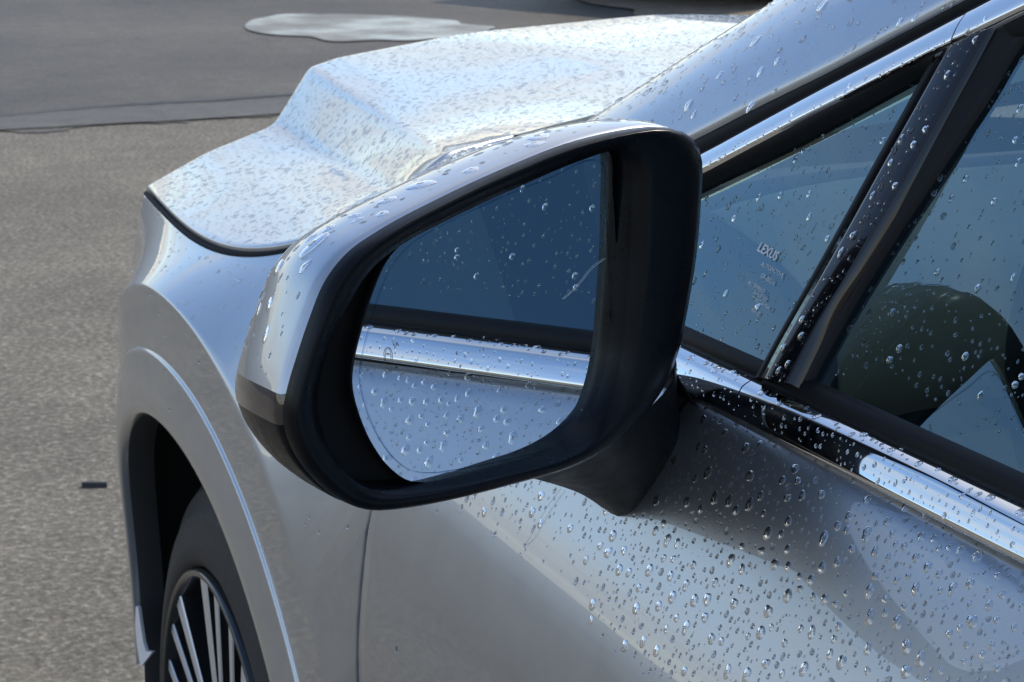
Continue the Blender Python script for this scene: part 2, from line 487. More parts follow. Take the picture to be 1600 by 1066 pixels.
# ---- door skin
DZ = [.22, .34, .50, .70, .80, .88, .93, .96, 1.00, 1.04, 1.062, 1.072, 1.079]
DX = [-.90, -.938, -.930, -.941, -.947, -.944, -.9355, -.925, -.907, -.8885, -.878, -.8725, -.866]
def door_x(y, z):
    x = spline(DZ, DX, np.clip(np.ravel(z), .22, 1.079)).reshape(np.shape(z))
    yy = np.asarray(y, float)
    return x + .02 * np.maximum(yy, 0) ** 2 + .010 * np.maximum(-yy - .6, 0) ** 2
def yz_grid(y0, y1, ny, zs, y_of=None):
    zs = np.asarray(zs)
    G = np.zeros((ny, len(zs), 3))
    for j, z in enumerate(zs):
        a0 = y0(z) if callable(y0) else y0
        a1 = y1(z) if callable(y1) else y1
        yy = np.linspace(a0, a1, ny)
        G[:, j, 1] = yy; G[:, j, 2] = z
        G[:, j, 0] = door_x(yy, np.full(ny, z))
    return G
def cut_y(z):       # front shut line of the door
    return float(spline([.2, .55, .77, .92, 1.08], [.47, .425, .405, .385, .36], [z])[0])
zs = np.concatenate([np.linspace(.24, .86, 28), np.linspace(.875, 1.05, 30), np.linspace(1.055, 1.079, 12)])
door_G = yz_grid(lambda z: -.82, lambda z: cut_y(z) - .004, 90, zs)
front_door = gpart('front_door', door_G, PAINT, outward=(-1, 0, .2), sides='u0 u1 v1')
rear_G = yz_grid(lambda z: -1.95, lambda z: -.828, 60, zs)
gpart('rear_door', rear_G, PAINT, outward=(-1, 0, .2), sides='u0 u1 v1')

# ---- hood guide lines (x, y, z) from the windscreen forward
GL = {  # station: edge, shoulder, foot of wall, crest start, crest, inner, centre
    0.00: [(-.790, .663, 1.092), (-.782, .668, 1.098), (-.770, .673, 1.104), (-.755, .676, 1.112), (-.70, .697, 1.117), (-.38, .800, 1.136), (0, .87, 1.145)],
    0.20: [(-.835, .732, 1.043), (-.805, .742, 1.056), (-.765, .755, 1.066), (-.735, .753, 1.102), (-.685, .773, 1.108), (-.38, .900, 1.131), (0, .96, 1.140)],
    0.50: [(-.887, .890, .998), (-.810, .919, 1.021), (-.725, .950, 1.040), (-.685, .956, 1.086), (-.64, .968, 1.093), (-.36, 1.08, 1.122), (0, 1.14, 1.132)],
    0.78: [(-.862, 1.186, .974), (-.770, 1.203, 1.000), (-.675, 1.222, 1.018), (-.632, 1.228, 1.077), (-.585, 1.243, 1.085), (-.34, 1.34, 1.111), (0, 1.41, 1.120)],
    1.00: [(-.815, 1.461, .949), (-.735, 1.476, .982), (-.645, 1.490, 1.008), (-.585, 1.526, 1.073), (-.535, 1.555, 1.080), (-.32, 1.63, 1.096), (0, 1.69, 1.104)],
    1.12: [(-.812, 1.478, .925), (-.732, 1.497, .955), (-.640, 1.518, .978), (-.582, 1.558, 1.030), (-.532, 1.592, 1.044), (-.31, 1.685, 1.060), (0, 1.745, 1.068)],
}
vk = sorted(GL)
guide = np.array([GL[k] for k in vk])              # stations x 7 x 3
vq = np.concatenate([np.linspace(0, .98, 110), np.linspace(.985, 1.12, 16)])
v_in = vq <= 1.0
rows = np.zeros((len(vq), 7, 3))
for c in range(7):
    for k in range(3):
        a_ = ncubic(vk[:-1], guide[:-1, c, k], vq[v_in])
        rows[v_in, c, k] = a_
        sl = (a_[-1] - a_[-2]) / (vq[v_in][-1] - vq[v_in][-2]); t_ = (vq[~v_in] - 1.0) / .12
        p0, p2 = guide[-2, c, k], guide[-1, c, k]; p1 = p0 + sl * .012
        rows[~v_in, c, k] = (1 - t_) ** 2 * p0 + 2 * t_ * (1 - t_) * p1 + t_ ** 2 * p2
hood_rows = []
for r_ in rows:
    full = np.concatenate([r_, (r_ * np.array([-1, 1, 1]))[-2::-1]])
    ctl = [full[0]]
    for q in range(len(full) - 1):          # extra points near the corners keep the facets flat and the creases tight
        for t in (.28, .72): ctl.append(full[q] * (1 - t) + full[q + 1] * t)
        ctl.append(full[q + 1])
    hood_rows.append(resample(chaikin(np.array(ctl), 4), 260))
hood_G = np.array(hood_rows)
hood = gpart('hood', hood_G, PAINT, outward=(0, 0, 1), sides='u0 v0 v1')
hood_edge = rows[:, 0, :]                           # left edge (rear -> front)

# ---- front fender: polar grid round the wheel arch
gap = .013
edge_yz = [(r_[1], r_[2], r_[0]) for r_, v in zip(rows[:, 0], vq) if v <= 1.0]      # (y, z, x)
E_ = np.array(edge_yz)
# offset the edge outwards/down a little for the shut gap
top = E_.copy(); top[:, 1] -= gap * .75; top[:, 2] -= gap * .45
front = [(1.455, .93, None), (1.46, .86, None), (1.44, .60, None), (1.42, .28, None)]
rear_up = [(cut_y(1.0) + .004, 1.00, None), (.345, 1.10, None), (.335, 1.165, -.815), (.44, 1.145, -.826), ]
poly = []
for z in np.linspace(.28, 1.0, 20): poly.append((cut_y(z) + .004, z, float(door_x(cut_y(z), np.array([z]))[0])))
poly += [(.362, 1.06, -.872), (.348, 1.12, -.845), (.338, 1.170, -.822), (.44, 1.141, -.820), (.56, 1.111, -.807)]
poly += [tuple(p) for p in top]
poly += [(1.462, .90, -.823), (1.458, .82, float(plan(1.458)) + .012), (1.44, .60, float(plan(1.44)) + .01), (1.425, .396, float(plan(1.425)) + .01)]
poly = np.array(poly)
ang = np.arctan2(poly[:, 1] - ZA, YA - poly[:, 0])       # 0 = rearward, 90deg = up
rad_p = np.hypot(poly[:, 0] - YA, poly[:, 1] - ZA)
o_ = np.argsort(ang)
angs = np.unique(np.concatenate([np.linspace(ang.min(), ang.max(), 200), ang]))
keep = np.r_[True, np.diff(angs) > 1e-3]; angs = angs[keep]
def rmax_at(t):
    # exact ray / polygon intersection
    d = np.array([-math.cos(t), math.sin(t)])
    best = None
    for i in range(len(poly) - 1):
        p = poly[i, :2] - (YA, ZA); q = poly[i + 1, :2] - (YA, ZA)
        e = q - p
        den = d[0] * e[1] - d[1] * e[0]
        if abs(den) < 1e-9: continue
        s = (p[0] * e[1] - p[1] * e[0]) / den
        u = (p[0] * d[1] - p[1] * d[0]) / den
        if s > 0 and -1e-6 <= u <= 1 + 1e-6:
            if best is None or s > best[0]: best = (s, poly[i, 2] * (1 - u) + poly[i + 1, 2] * u)
    return best
RB, RF = .560, .500
rows_f = []
tt = np.linspace(0, 1, 46)
for t in angs:
    bm_ = rmax_at(t)
    if bm_ is None: continue
    rm, xb = bm_
    fr_ = np.array([.430, .431, .434, .440, .450, .460, .470, .479, .486, .4915, .4945, .4962, .4972, .4985])
    rr = np.concatenate([fr_, [.500, .507, .516, .526, .536, .546, .553, .557, .5595], .5605 + (rm - .5605) * tt[1:]])
    yy = YA - rr * math.cos(t); zz = ZA + rr * math.sin(t)
    pl = plan(yy)
    # flare: rolled lip, gently crowned band, rounded outer edge standing proud of the flat annulus
    fl = np.interp(rr, fr_, [.006, -.001, -.0045, -.0063, -.0066, -.0060, -.0052, -.0044, -.0036, -.0032, -.0029, -.0022, -.0010, 0.0])
    x = pl + fl
    k = np.clip((rr - .5605) / max(rm - .5605, 1e-4), 0, 1)
    plb = plan(YA - rm * math.cos(t))
    x = x + (xb - plb) * (.85 * k + .15 * k * k)
    rows_f.append(np.stack([x, yy, zz], 1))
fen_G = np.array(rows_f)
fen_P = pad(fen_G, ['v1'], np.array([-1., 0, .4]))
t_corner = math.atan2(top[-1, 1] - ZA, YA - top[-1, 0])
for i in range(len(fen_P)):
    if math.atan2(fen_G[i, -1, 2] - ZA, YA - fen_G[i, -1, 1]) > t_corner - .03:
        fen_P[i, -3:] = fen_P[i, -4] + np.array([[.0005, 0, -.0005], [.001, 0, -.001], [.0015, 0, -.0015]])
fender = gpart('front_fender', fen_P, PAINT, outward=(-1, 0, .4))
sp_ = np.stack([(E_[:, 2] + top[:, 2]) / 2, (E_[:, 0] + top[:, 0]) / 2, (E_[:, 1] + top[:, 1]) / 2 - .0045], 1)
V, F = tube(sp_[::3], .0034, 8)
part('gap_shade', V, F, LINER)  # added dark tube, stands in for the shade inside the hood gap
# arch return and liner
ta = np.linspace(math.radians(-40), math.radians(220), 90)
lin = []
for t in ta:
    y = YA - .430 * math.cos(t); z = ZA + .430 * math.sin(t)
    x0 = float(plan(y)) + .006
    lin.append([(x0, y, z), (x0 + .012, y - .0, z + .0), (x0 + .03, YA - .434 * math.cos(t), ZA + .434 * math.sin(t)), (x0 + .05, YA - .452 * math.cos(t), ZA + .452 * math.sin(t)), (-.62, YA - .455 * math.cos(t), ZA + .455 * math.sin(t)), (-.60, YA - .10 * math.cos(t), ZA + .1 * math.sin(t))])
lin = np.array(lin)
gpart('arch_lip', lin[:, :3], GREYPL, outward=(0, 0, -1), parent=fender)
gpart('wheel_liner', lin[:, 2:], LINER, outward=(0, 0, -1), parent=fender)

# ---- fender top behind the hood, cowl and windscreen
S = np.array([
    [(-.791, .653, 1.095), (-.782, .658, 1.100), (-.769, .664, 1.106), (-.753, .667, 1.1125), (-.725, .678, 1.115), (-.69, .690, 1.1155)],
    [(-.806, .56, 1.113), (-.797, .566, 1.120), (-.784, .572, 1.126), (-.766, .578, 1.130), (-.735, .59, 1.130), (-.69, .61, 1.124)],
    [(-.820, .44, 1.143), (-.810, .446, 1.150), (-.795, .454, 1.154), (-.777, .462, 1.156), (-.745, .475, 1.153), (-.70, .50, 1.140)],
    [(-.822, .338, 1.170), (-.809, .345, 1.176), (-.79, .36, 1.178), (-.772, .375, 1.177), (-.745, .40, 1.171), (-.715, .43, 1.157)]])
S_ = np.array([catmull(S[i], 24) for i in range(4)])
S_ = np.stack([catmull(S_[:, j], 24) for j in range(24)], 1)
gpart('fender_top', S_, PAINT, outward=(-.3, 0, 1), sides='u0')
cw = []
for x in np.linspace(-.70, .70, 30):
    yr = .862 - .33 * abs(x) ** 1.8
    zr = 1.145 - .055 * abs(x) ** 1.6
    cw.append([(x, yr + .03, zr - .035), (x, yr - .004, zr - .016), (x, yr - .010, zr + .003), (x, yr - .03, zr + .012), (x, yr - .07, zr + .017), (x, yr - .14, zr + .018)])
gpart('cowl', np.array(cw), PLASTIC, outward=(0, 0, 1))

# ---- greenhouse: side plane that leans inwards
GP0 = np.array([-.8665, 0, 1.10]); GN = unit(np.array([-1.0, 0.0, .54]))
def gl(px, py, off=0.0):
    return on_plane(px, py, GP0 + GN * off, GN)
def strip(name, a_px, b_px, off_a, off_b, mat, parent=None, n=24, crown=0.0, skirt=.012, mid=5):
    """a trim strip on the side plane between two pixel-measured border lines, with crown and folded edges"""
    A = catmull(np.array([gl(*p, off_a) for p in a_px]), n); B = catmull(np.array([gl(*p, off_b) for p in b_px]), n)
    r_ = [A - GN * skirt]
    for k in range(mid + 1):
        t = k / mid
        r_.append(A * (1 - t) + B * t + GN * crown * (1 - (2 * t - 1) ** 2))
    r_.append(B - GN * skirt)
    return gpart(name, np.array(r_), mat, parent, outward=GN)
# A-pillar
pa_px = [(980, 263), (1085, 215), (1190, 161), (1300, 107), (1400, 54), (1500, 1), (1640, -75), (1900, -210)]
pb_px = [(890, 240), (960, 190), (1040, 136), (1140, 70), (1250, -2), (1330, -55), (1460, -140), (1690, -290)]
A = catmull(np.array([gl(*p, .002) for p in pa_px]), 40)
B = catmull(np.array([on_plane(*p, GP0 - GN * .075, GN) for p in pb_px]), 40)
Cc = B + np.array([.085, .02, -.02])
mid1 = A * .66 + B * .34 + unit(np.array([-.75, 0, .66])) * .021
mid2 = A * .30 + B * .70 + unit(np.array([-.55, 0, .8])) * .023
PR = np.stack([catmull(np.array([A[i] - GN * .03, A[i], mid1[i], mid2[i], B[i], Cc[i]])[1:], 22) for i in range(40)])
PR = np.concatenate([(A - GN * .02)[:, None], (A - GN * .004)[:, None] , PR], 1)
pillar = gpart('windscreen_pillar', PR, PAINT, outward=(-.6, 0, .6))
# windscreen
ws = []
for i in range(0, 40):
    L_ = Cc[i]; R_ = L_ * np.array([-1, 1, 1])
    ws.append([L_ * (1 - t) + R_ * t + np.array([0, .10, .02]) * (4 * t * (1 - t)) for t in np.linspace(0, 1, 13)])
gpart('windscreen', np.array(ws), SCREEN, outward=(0, .5, .6))
# door frame seal between pillar and bright trim
strip('frame_seal', [(980, 266), (1085, 217), (1190, 163), (1300, 109), (1400, 56), (1500, 3), (1700, -105)], [(980, 297), (1097, 240), (1250, 160), (1325, 119), (1400, 79), (1545, 2), (1730, -95)], -.001, -.004, RUBBER, front_door, n=40, crown=.003)
# bright trim along the pillar: two pieces with a joint
def lerp_px(L, x):
    L = np.array(L, float); return float(np.interp(x, L[:, 0], L[:, 1]))
ct_px = [(960, 306), (1097, 238), (1250, 155), (1325, 115), (1400, 76), (1550, -4), (1760, -114)]
cb_px = [(960, 331), (1100, 266), (1250, 187), (1325, 149), (1400, 110), (1470, 74), (1600, 13), (1790, -70)]
def sub(L, x0, x1, n=9): return [(x, lerp_px(L, x)) for x in np.linspace(x0, x1, n)]
strip('bright_trim', sub(ct_px, 960, 1513), sub(cb_px, 960, 1484), .004, .006, CHROME, front_door, n=30, crown=.0015, skirt=.01)
strip('bright_trim', sub(ct_px, 1515, 1760), sub(cb_px, 1486, 1790), .004, .006, CHROME, front_door, n=20, crown=.0015, skirt=.01)
# black inner frame of the quarter window
qi_top = [(985, 345), (1100, 286), (1180, 249), (1250, 213), (1340, 165), (1400, 130), (1440, 108)]
strip('quarter_frame', sub(cb_px, 960, 1476), [(975, 349), (1100, 286), (1250, 214), (1400, 132), (1440, 110), (1456, 106)], .003, -.001, RUBBER, front_door, n=40, crown=.003, skirt=.008)
# division bar: glossy trim plus matt glass channel
seam = [(1477, 72), (1430, 158), (1370, 265), (1310, 374), (1260, 463), (1222, 530), (1190, 590)]
bar_r = [(1552, 38), (1512, 110), (1455, 213), (1392, 325), (1330, 430), (1282, 508), (1235, 600)]
chan_r = [(1640, 15), (1590, 66), (1540, 148), (1470, 253), (1400, 358), (1330, 470), (1290, 540), (1252, 612)]
strip('division_bar', seam[::-1], bar_r[::-1], .004, .003, GLOSS, front_door, n=40, crown=.0012, skirt=.012)
strip('quarter_seal', [(x - 11, y + 2) for x, y in seam[::-1]], [(x - 2, y) for x, y in seam[::-1]], -.001, .001, RUBBER, front_door, n=30, crown=.001, skirt=.008)
strip('glass_channel', [(x + 1, y) for x, y in bar_r[::-1]], chan_r[::-1], .001, -.005, RUBBER, front_door, n=40, crown=-.001, skirt=.01)
strip('upper_channel', sub(cb_px, 1560, 1790), [(1585, 62), (1640, 40), (1800, -20)], .003, -.005, RUBBER, front_door, n=16, crown=.001, skirt=.01)

# belt line: chrome with a bright upper facet, dark seals on both sides
BZ0, BZ1 = 1.0835, 1.1015
def belt(name, y0, y1, prof, mat, parent, n=40, caps=False):
    ys = np.linspace(y0, y1, n)
    G = np.array([[(p[0] + .02 * max(y, 0) ** 2 + .01 * max(-y - .6, 0) ** 2, y, p[1] + BSL * (y + .05)) for p in prof] for y in ys])
    if caps:
        m0 = G[0].mean(0); m1 = G[-1].mean(0)
        G = np.concatenate([(G[0] * .02 + m0 * .98)[None], G, (G[-1] * .02 + m1 * .98)[None]])
    return gpart(name, G, mat, parent, outward=(-1, 0, .3))
BSL = -.012
chrome_prof = [(-.858, 1.0798), (-.8705, 1.0798), (-.8722, 1.0804), (-.8727, 1.0818), (-.8720, 1.0840), (-.8692, 1.0905), (-.8670, 1.0950), (-.8661, 1.0964), (-.8648, 1.0974), (-.8600, 1.0999), (-.8572, 1.1008), (-.8555, 1.1008), (-.854, 1.098)]
JY = -.008
belt('belt_trim', JY + .0006, .36, chrome_prof, CHROME, front_door, 40)
belt('belt_trim', -.82, JY - .0006, chrome_prof, CHROME, front_door, 60)
belt('belt_trim', -1.95, -.828, chrome_prof, CHROME, None, 60)
seal_lo = [(-.85, 1.0765), (-.8655, 1.0765), (-.8660, 1.0785), (-.8650, 1.0808), (-.85, 1.0808)]
belt('lower_seal', -.82, .36, seal_lo, RUBBER, front_door, 40)
seal_hi = [(-.850, 1.099), (-.8590, 1.1005), (-.8598, 1.1035), (-.8585, 1.1085), (-.8560, 1.1110), (-.850, 1.111)]
belt('upper_seal', -.82, .36, seal_hi, RUBBER, front_door, 40)

# panes
def pane(name, pts, off, mat, parent):
    P = [gl(*p, off) for p in pts]
    Q = [p - GN * .004 for p in P]
    n = len(P)
    F = [tuple(range(n))]
    if np.dot(np.cross(P[n // 3] - P[0], P[2 * n // 3] - P[0]), GN) < 0: F = [tuple(range(n))[::-1]]
    return part(name, P, F, mat, parent, smooth=False)
quarter = pane('quarter_window', [(960, 360), (1100, 280), (1250, 206), (1400, 124), (1462, 96), (1440, 135), (1370, 262), (1260, 460), (1196, 590), (1060, 530), (930, 470)], -.006, SIDEGLASS, front_door)
# door glass: big pane with rounded front corner, runs back to the middle pillar
dg = [(1252, 640), (1250, 600), (1290, 535), (1400, 352), (1540, 142), (1582, 72), (1600, 62), (1700, 10)]
P = [gl(*p, -.009) for p in dg]
def gz(y, z, off):    # a point of the leaning side plane at given y, z
    base = GP0 + GN * off
    return np.array([base[0] + (z - base[2]) * .54, y, z])
P = P + [gz(-.40, 1.50, -.009), gz(-.76, 1.53, -.009), gz(-.78, 1.085, -.009)]
door_glass = part('door_window', P, [tuple(range(len(P)))[::(1 if np.dot(np.cross(P[4] - P[0], P[8] - P[0]), GN) > 0 else -1)]], SIDEGLASS, front_door, smooth=False)

# middle pillar, rear glass, roof (seen only from other positions and in reflections)
part('middle_pillar', [gz(-.76, 1.08, -.004), gz(-.90, 1.08, -.004), gz(-.92, 1.55, -.004), gz(-.74, 1.55, -.004), gz(-.76, 1.08, -.03), gz(-.90, 1.08, -.03), gz(-.92, 1.55, -.03), gz(-.74, 1.55, -.03)],
     [(0, 1, 2, 3), (4, 7, 6, 5), (0, 4, 5, 1), (2, 6, 7, 3), (1, 5, 6, 2), (0, 3, 7, 4)], GLOSS, smooth=False)
part('rear_window', [gz(-.90, 1.08, -.009), gz(-1.8, 1.12, -.009), gz(-1.8, 1.50, -.009), gz(-.92, 1.54, -.009)], [(3, 2, 1, 0)], SIDEGLASS, smooth=False)
rf = []
for y, z, hw in ((-.02, 1.46, .60), (-.25, 1.57, .62), (-.6, 1.64, .64), (-1.1, 1.665, .65), (-1.9, 1.63, .64)):
    rf.append([(x * hw / 1.0 if abs(x) < 1 else x * (hw + .03), y, z - .05 * abs(x) ** 3 - (.06 if abs(x) > 1 else 0)) for x in (-1.08, -1, -.8, -.4, 0, .4, .8, 1, 1.08)])
rf = np.array(rf)
rf = np.stack([catmull(rf[:, j], 30) for j in range(9)], 1)
gpart('roof', rf, PAINT, outward=(0, 0, 1))
# far (right) side of the body, closing the shell
rs = door_G[::4].copy(); rs[:, :, 0] *= -1
gpart('right_door', rs, PAINT, outward=(1, 0, .2))
fs = fen_G[::4, ::3].copy(); fs[:, :, 0] *= -1
gpart('right_fender', fs, PAINT, outward=(1, 0, .4))
# dark inner shell behind the gaps: keeps light from showing through
def prism(name, pts, x0, x1, mat, parent=None):
    n = len(pts)
    V = [(x0, y, z) for y, z in pts] + [(x1, y, z) for y, z in pts]
    F = [tuple(range(n))[::-1], tuple(range(n, 2 * n))] + [(i, (i + 1) % n, n + (i + 1) % n, n + i) for i in range(n)]
    return part(name, V, F, mat, parent, smooth=False)
prism('inner_structure', [(.36, .30), (.36, 1.02), (.50, 1.06), (.66, 1.02), (.89, .955), (1.0, .94), (1.0, .86), (.89, .85), (.60, .80), (.46, .60), (.44, .30)], -.87, .87, LINER)
prism('inner_structure', [(1.0, .84), (1.0, .935), (1.40, .905), (1.40, .84)], -.80, .80, LINER)
prism('cabin_floor', [(-1.9, .30), (-1.9, .36), (.36, .36), (.36, .30)], -.86, .86, WINEDARK)
prism('inner_door_panel', [(-.78, .36), (-.78, 1.060), (-.2, 1.062), (.33, 1.062), (.33, .36)], -.855, -.80, WINEDARK, front_door)
prism('far_door_panel', [(-.78, .36), (-.78, 1.06), (.33, 1.06), (.33, .36)], .80, .855, INT_GREY)

rr_ = rear_G[::4].copy(); rr_[:, :, 0] *= -1
gpart('right_rear_door', rr_, PAINT, outward=(1, 0, .2))
prism('far_rear_panel', [(-1.95, .36), (-1.95, 1.08), (-.79, 1.06), (-.79, .36)], .80, .855, WINEDARK)
prism('rear_bulkhead', [(-1.96, .30), (-1.96, 1.20), (-1.90, 1.20), (-1.90, .30)], -.85, .85, WINEDARK)
part('right_window', [(-p[0], p[1], p[2]) for p in (gz(.30, 1.12, -.009), gz(-.76, 1.09, -.009), gz(-.76, 1.53, -.009), gz(-.30, 1.50, -.009))], [(0, 1, 2, 3)], SIDEGLASS, smooth=False)
part('right_rear_window', [(-p[0], p[1], p[2]) for p in (gz(-.90, 1.08, -.009), gz(-1.8, 1.12, -.009), gz(-1.8, 1.50, -.009), gz(-.92, 1.54, -.009))], [(0, 1, 2, 3)], SIDEGLASS, smooth=False)
hl_ = rf.copy(); hl_[:, :, 2] -= .03
gpart('headliner', hl_, INT_GREY, outward=(0, 0, -1))
# front end: bumper skin and headlight
bp = []
for z in np.linspace(.22, .93, 16):
    r_ = []
    for s in np.linspace(-1, 1, 61):
        a = abs(s)
        y = 1.75 - .30 * a ** 3.2 + .05 * math.sin((z - .22) / .71 * math.pi)
        if a > .985: y = 1.46
        x = s * (.81 + .02 * math.sin((z - .22) / .71 * math.pi))
        r_.append((x, y, z))
    bp.append(r_)
gpart('front_bumper', np.array(bp), PAINT, outward=(0, 1, 0))
hl = []
for z, ins in ((.918, .014), (.905, .006), (.885, .0), (.86, -.002), (.83, -.002)):
    hl.append([(float(plan(y)) + .03 + .25 * max(z - .86, 0) + ins + dx, y, z) for y, dx in ((1.452, .006), (1.458, .003), (1.475, .008), (1.50, .024), (1.53, .055), (1.58, .13), (1.62, .24))])
gpart('headlight', np.array(hl), GLOSS, outward=(-1, .5, 0))
# pale bumper fin in front of the wheel
fp = [(212, 948), (216, 950), (219, 972), (224, 1005), (228, 1018), (238, 1019), (222, 1040), (219, 1041), (214, 1010), (211, 980)]
P = [on_x(*p, -.893) for p in fp]
Q = [p + np.array([.004, .002, 0]) for p in P]
n = len(P)
part('bumper_fin', P + Q, [tuple(range(n)), tuple(range(2 * n - 1, n - 1, -1))] + [(i, (i + 1) % n, n + (i + 1) % n, n + i) for i in range(n)], material('pale_silver_trim', (.88, .90, .93), .35, .1, .6), smooth=False)

# ---- front wheel
WX, WY, WZ = -.900, .930, .38
STEER = math.radians(-3)
def wturn(v):
    x, y = v[0] - WX, v[1] - WY
    return (WX + x * math.cos(STEER) - y * math.sin(STEER), WY + x * math.sin(STEER) + y * math.cos(STEER), v[2])
wheel = empty('wheel', (0, 0, 0)); wheel.location = (WX, WY, WZ); set_parent(wheel, car)
def lathe(name, prof, mat, parent, n=96, cx=WX, cy=WY, cz=WZ):
    """prof: (x offset inward, radius)"""
    V = []
    for k in range(n):
        a = 2 * math.pi * k / n
        for dx, r_ in prof:
            V.append(wturn((cx + dx, cy + r_ * math.cos(a), cz + r_ * math.sin(a))))
    return part(name, V, grid_faces(n, len(prof), closed_u=True), mat, parent)
tp = [(.012, .262), (.004, .265), (-.001, .275), (.000, .288), (.004, .303), (.0085, .315), (.0088, .318), (.011, .320), (.021, .340), (.0215, .343), (.024, .3455), (.036, .359), (.046, .366), (.047, .3685), (.056, .3735),
      (.080, .377), (.082, .3705), (.089, .3705), (.091, .3775), (.125, .380), (.127, .373), (.134, .373), (.136, .380), (.17, .3785), (.172, .372), (.178, .372), (.180, .378), (.208, .3735), (.225, .360), (.236, .32), (.228, .262)]
tyre = lathe('tyre', tp, TYRE, wheel)
# sipes: lateral tread grooves as thin dark blocks on the shoulder
V, F = [], []
for k in range(84):
    a = 2 * math.pi * k / 84; w = .006 / .375
    b0 = len(V)
    for (dx, r_) in ((.0365, .3600), (.0555, .3742), (.079, .3778)):
        for s in (-w, w):
            V.append(wturn((WX + dx, WY + r_ * math.cos(a + s + dx * 1.2), WZ + r_ * math.sin(a + s + dx * 1.2))))
    F += [(b0, b0 + 1, b0 + 3, b0 + 2), (b0 + 2, b0 + 3, b0 + 5, b0 + 4)]
part('tread_sipes', V, F, LINER, wheel, kind='stuff')
# sidewall ribs
lathe('rim', [(.006, .262), (-.002, .2615), (-.0045, .258), (-.001, .2535), (.012, .250), (.05, .243), (.12, .235), (.20, .235)], RIMDARK, wheel)
lathe('rim_back', [(.10, .238), (.105, .15), (.10, .02), (.11, .001)], LINER, wheel, n=48)
lathe('hub', [(.004, .001), (.003, .022), (.006, .030), (.012, .034), (.010, .055), (.02, .070), (.05, .075)], RIMDARK, wheel, n=48)
def spoke(a0, name, mat, w0, w1, r0, r1, x0, x1, d, skew0, skew1):
    """a tapering blade from hub to rim; angles in metres of arc"""
    V = []
    for k in range(7):
        t = k / 6; r_ = r0 + (r1 - r0) * t
        w = w0 + (w1 - w0) * t; sk = skew0 + (skew1 - skew0) * t
        bowl = -.012 * math.sin(t * math.pi) 
        for (s, dx) in ((-.5, d), (-.5, .0015), (-.42, 0), (.42, 0), (.5, .0015), (.5, d)):
            a = a0 + (sk + s * w) / r_
            V.append(wturn((WX + x0 + (x1 - x0) * t + dx, WY + r_ * math.cos(a), WZ + r_ * math.sin(a))))
    F = grid_faces(7, 6) + [(0, 1, 2, 3, 4, 5), tuple(range(41, 35, -1))]
    if mat is RIMDARK:
        return part(name, V, F, mat, wheel, smooth=False)
    mi = [0 if (q < 30 and q % 5 in (1, 2, 3)) else 1 for q in range(len(F))]      # machined face, dark painted flanks
    return part(name, V, F, mat, wheel, smooth=False, mats=[mat, RIMDARK], mat_idx=mi)
for k in range(5):
    a0 = 2 * math.pi * k / 5 + math.radians(96)
    spoke(a0, 'spoke', RIMDARK, .030, .036, .06, .252, .014, .012, .03, 0, 0)
    for s in (-1, 1):
        spoke(a0, 'spoke', RIMSILVER, .010, .016, .055, .255, .009, .0015, .03, s * .019, s * .030)
        spoke(a0, 'spoke', RIMSILVER, .010, .027, .055, .255, .010, .002, .025, s * .032, s * .088)
        spoke(a0, 'spoke', RIMDARK, .012, .034, .06, .252, .018, .018, .03, s * .027, s * .058)

# ================================================================== door mirror
M0 = CAM + ray(750, 520) * ((-1.04 - CAM[0]) / ray(750, 520)[0])
def nvec(th, tl):
    t, l = math.radians(th), math.radians(tl)
    return np.array([math.sin(t) * math.cos(l), -math.cos(t) * math.cos(l), math.sin(l)])
NH = nvec(12, 2)          # housing face
NGL = nvec(15, 2)        # glass
mirror = empty('door_mirror', (0, 0, 0)); mirror.location = tuple(M0); set_parent(mirror, car)
NANG = 144
def contour(pts, off, n_=NH, center=(745, 500)):
    """resample a pixel outline by angle about the centre and place it on a plane of the housing"""
    P = catmull(np.array(pts, float), 400, closed=True)
    a = np.arctan2(-(P[:, 1] - center[1]), P[:, 0] - center[0]); r_ = np.hypot(P[:, 0] - center[0], P[:, 1] - center[1])
    o = np.argsort(a); a = a[o]; r_ = r_[o]
    a = np.r_[a - 2 * math.pi, a, a + 2 * math.pi]; r_ = np.r_[r_, r_, r_]
    q = np.linspace(-math.pi, math.pi, NANG, endpoint=False)
    rq = np.interp(q, a, r_)
    rq = (np.roll(rq, 1) + 2 * rq + np.roll(rq, -1)) / 4
    return np.array([on_plane(center[0] + rr * math.cos(t), center[1] - rr * math.sin(t), M0 - n_ * off, n_) for t, rr in zip(q, rq)])
# rear edge where cap and bezel meet (outline of the housing face)
B_px = [(1030, 198), (1000, 201), (900, 223), (800, 262), (700, 308), (600, 361), (550, 396), (515, 440), (490, 500), (470, 560), (454, 615), (448, 650), (456, 690), (480, 732), (520, 772), (556, 793), (585, 798), (640, 793), (700, 782),
        (800, 757), (900, 727), (955, 697), (1000, 655), (1035, 610), (1057, 560), (1075, 480), (1088, 400), (1096, 300), (1098, 255), (1090, 222), (1066, 204)]
C_px = [(1028, 204), (1000, 208), (900, 232), (800, 272), (700, 318), (606, 370), (560, 406), (528, 450), (503, 505), (484, 562), (470, 612), (465, 650), (474, 688), (498, 727), (532, 762), (562, 782), (590, 786), (640, 780), (700, 769),
        (800, 744), (895, 714), (945, 685), (986, 645), (1016, 602), (1036, 552), (1052, 475), (1064, 400), (1072, 300), (1074, 258), (1068, 230), (1050, 210)]
D_px = [(985, 228), (960, 234), (900, 254), (800, 297), (700, 344), (620, 388), (577, 425), (548, 470), (520, 528), (503, 580), (496, 625), (500, 662), (512, 694), (535, 730), (560, 755), (585, 766), (610, 768), (650, 765), (710, 756),
        (800, 735), (880, 713), (920, 690), (948, 655), (966, 612), (978, 560), (986, 480), (992, 400), (995, 300), (996, 262), (994, 242), (990, 232)]
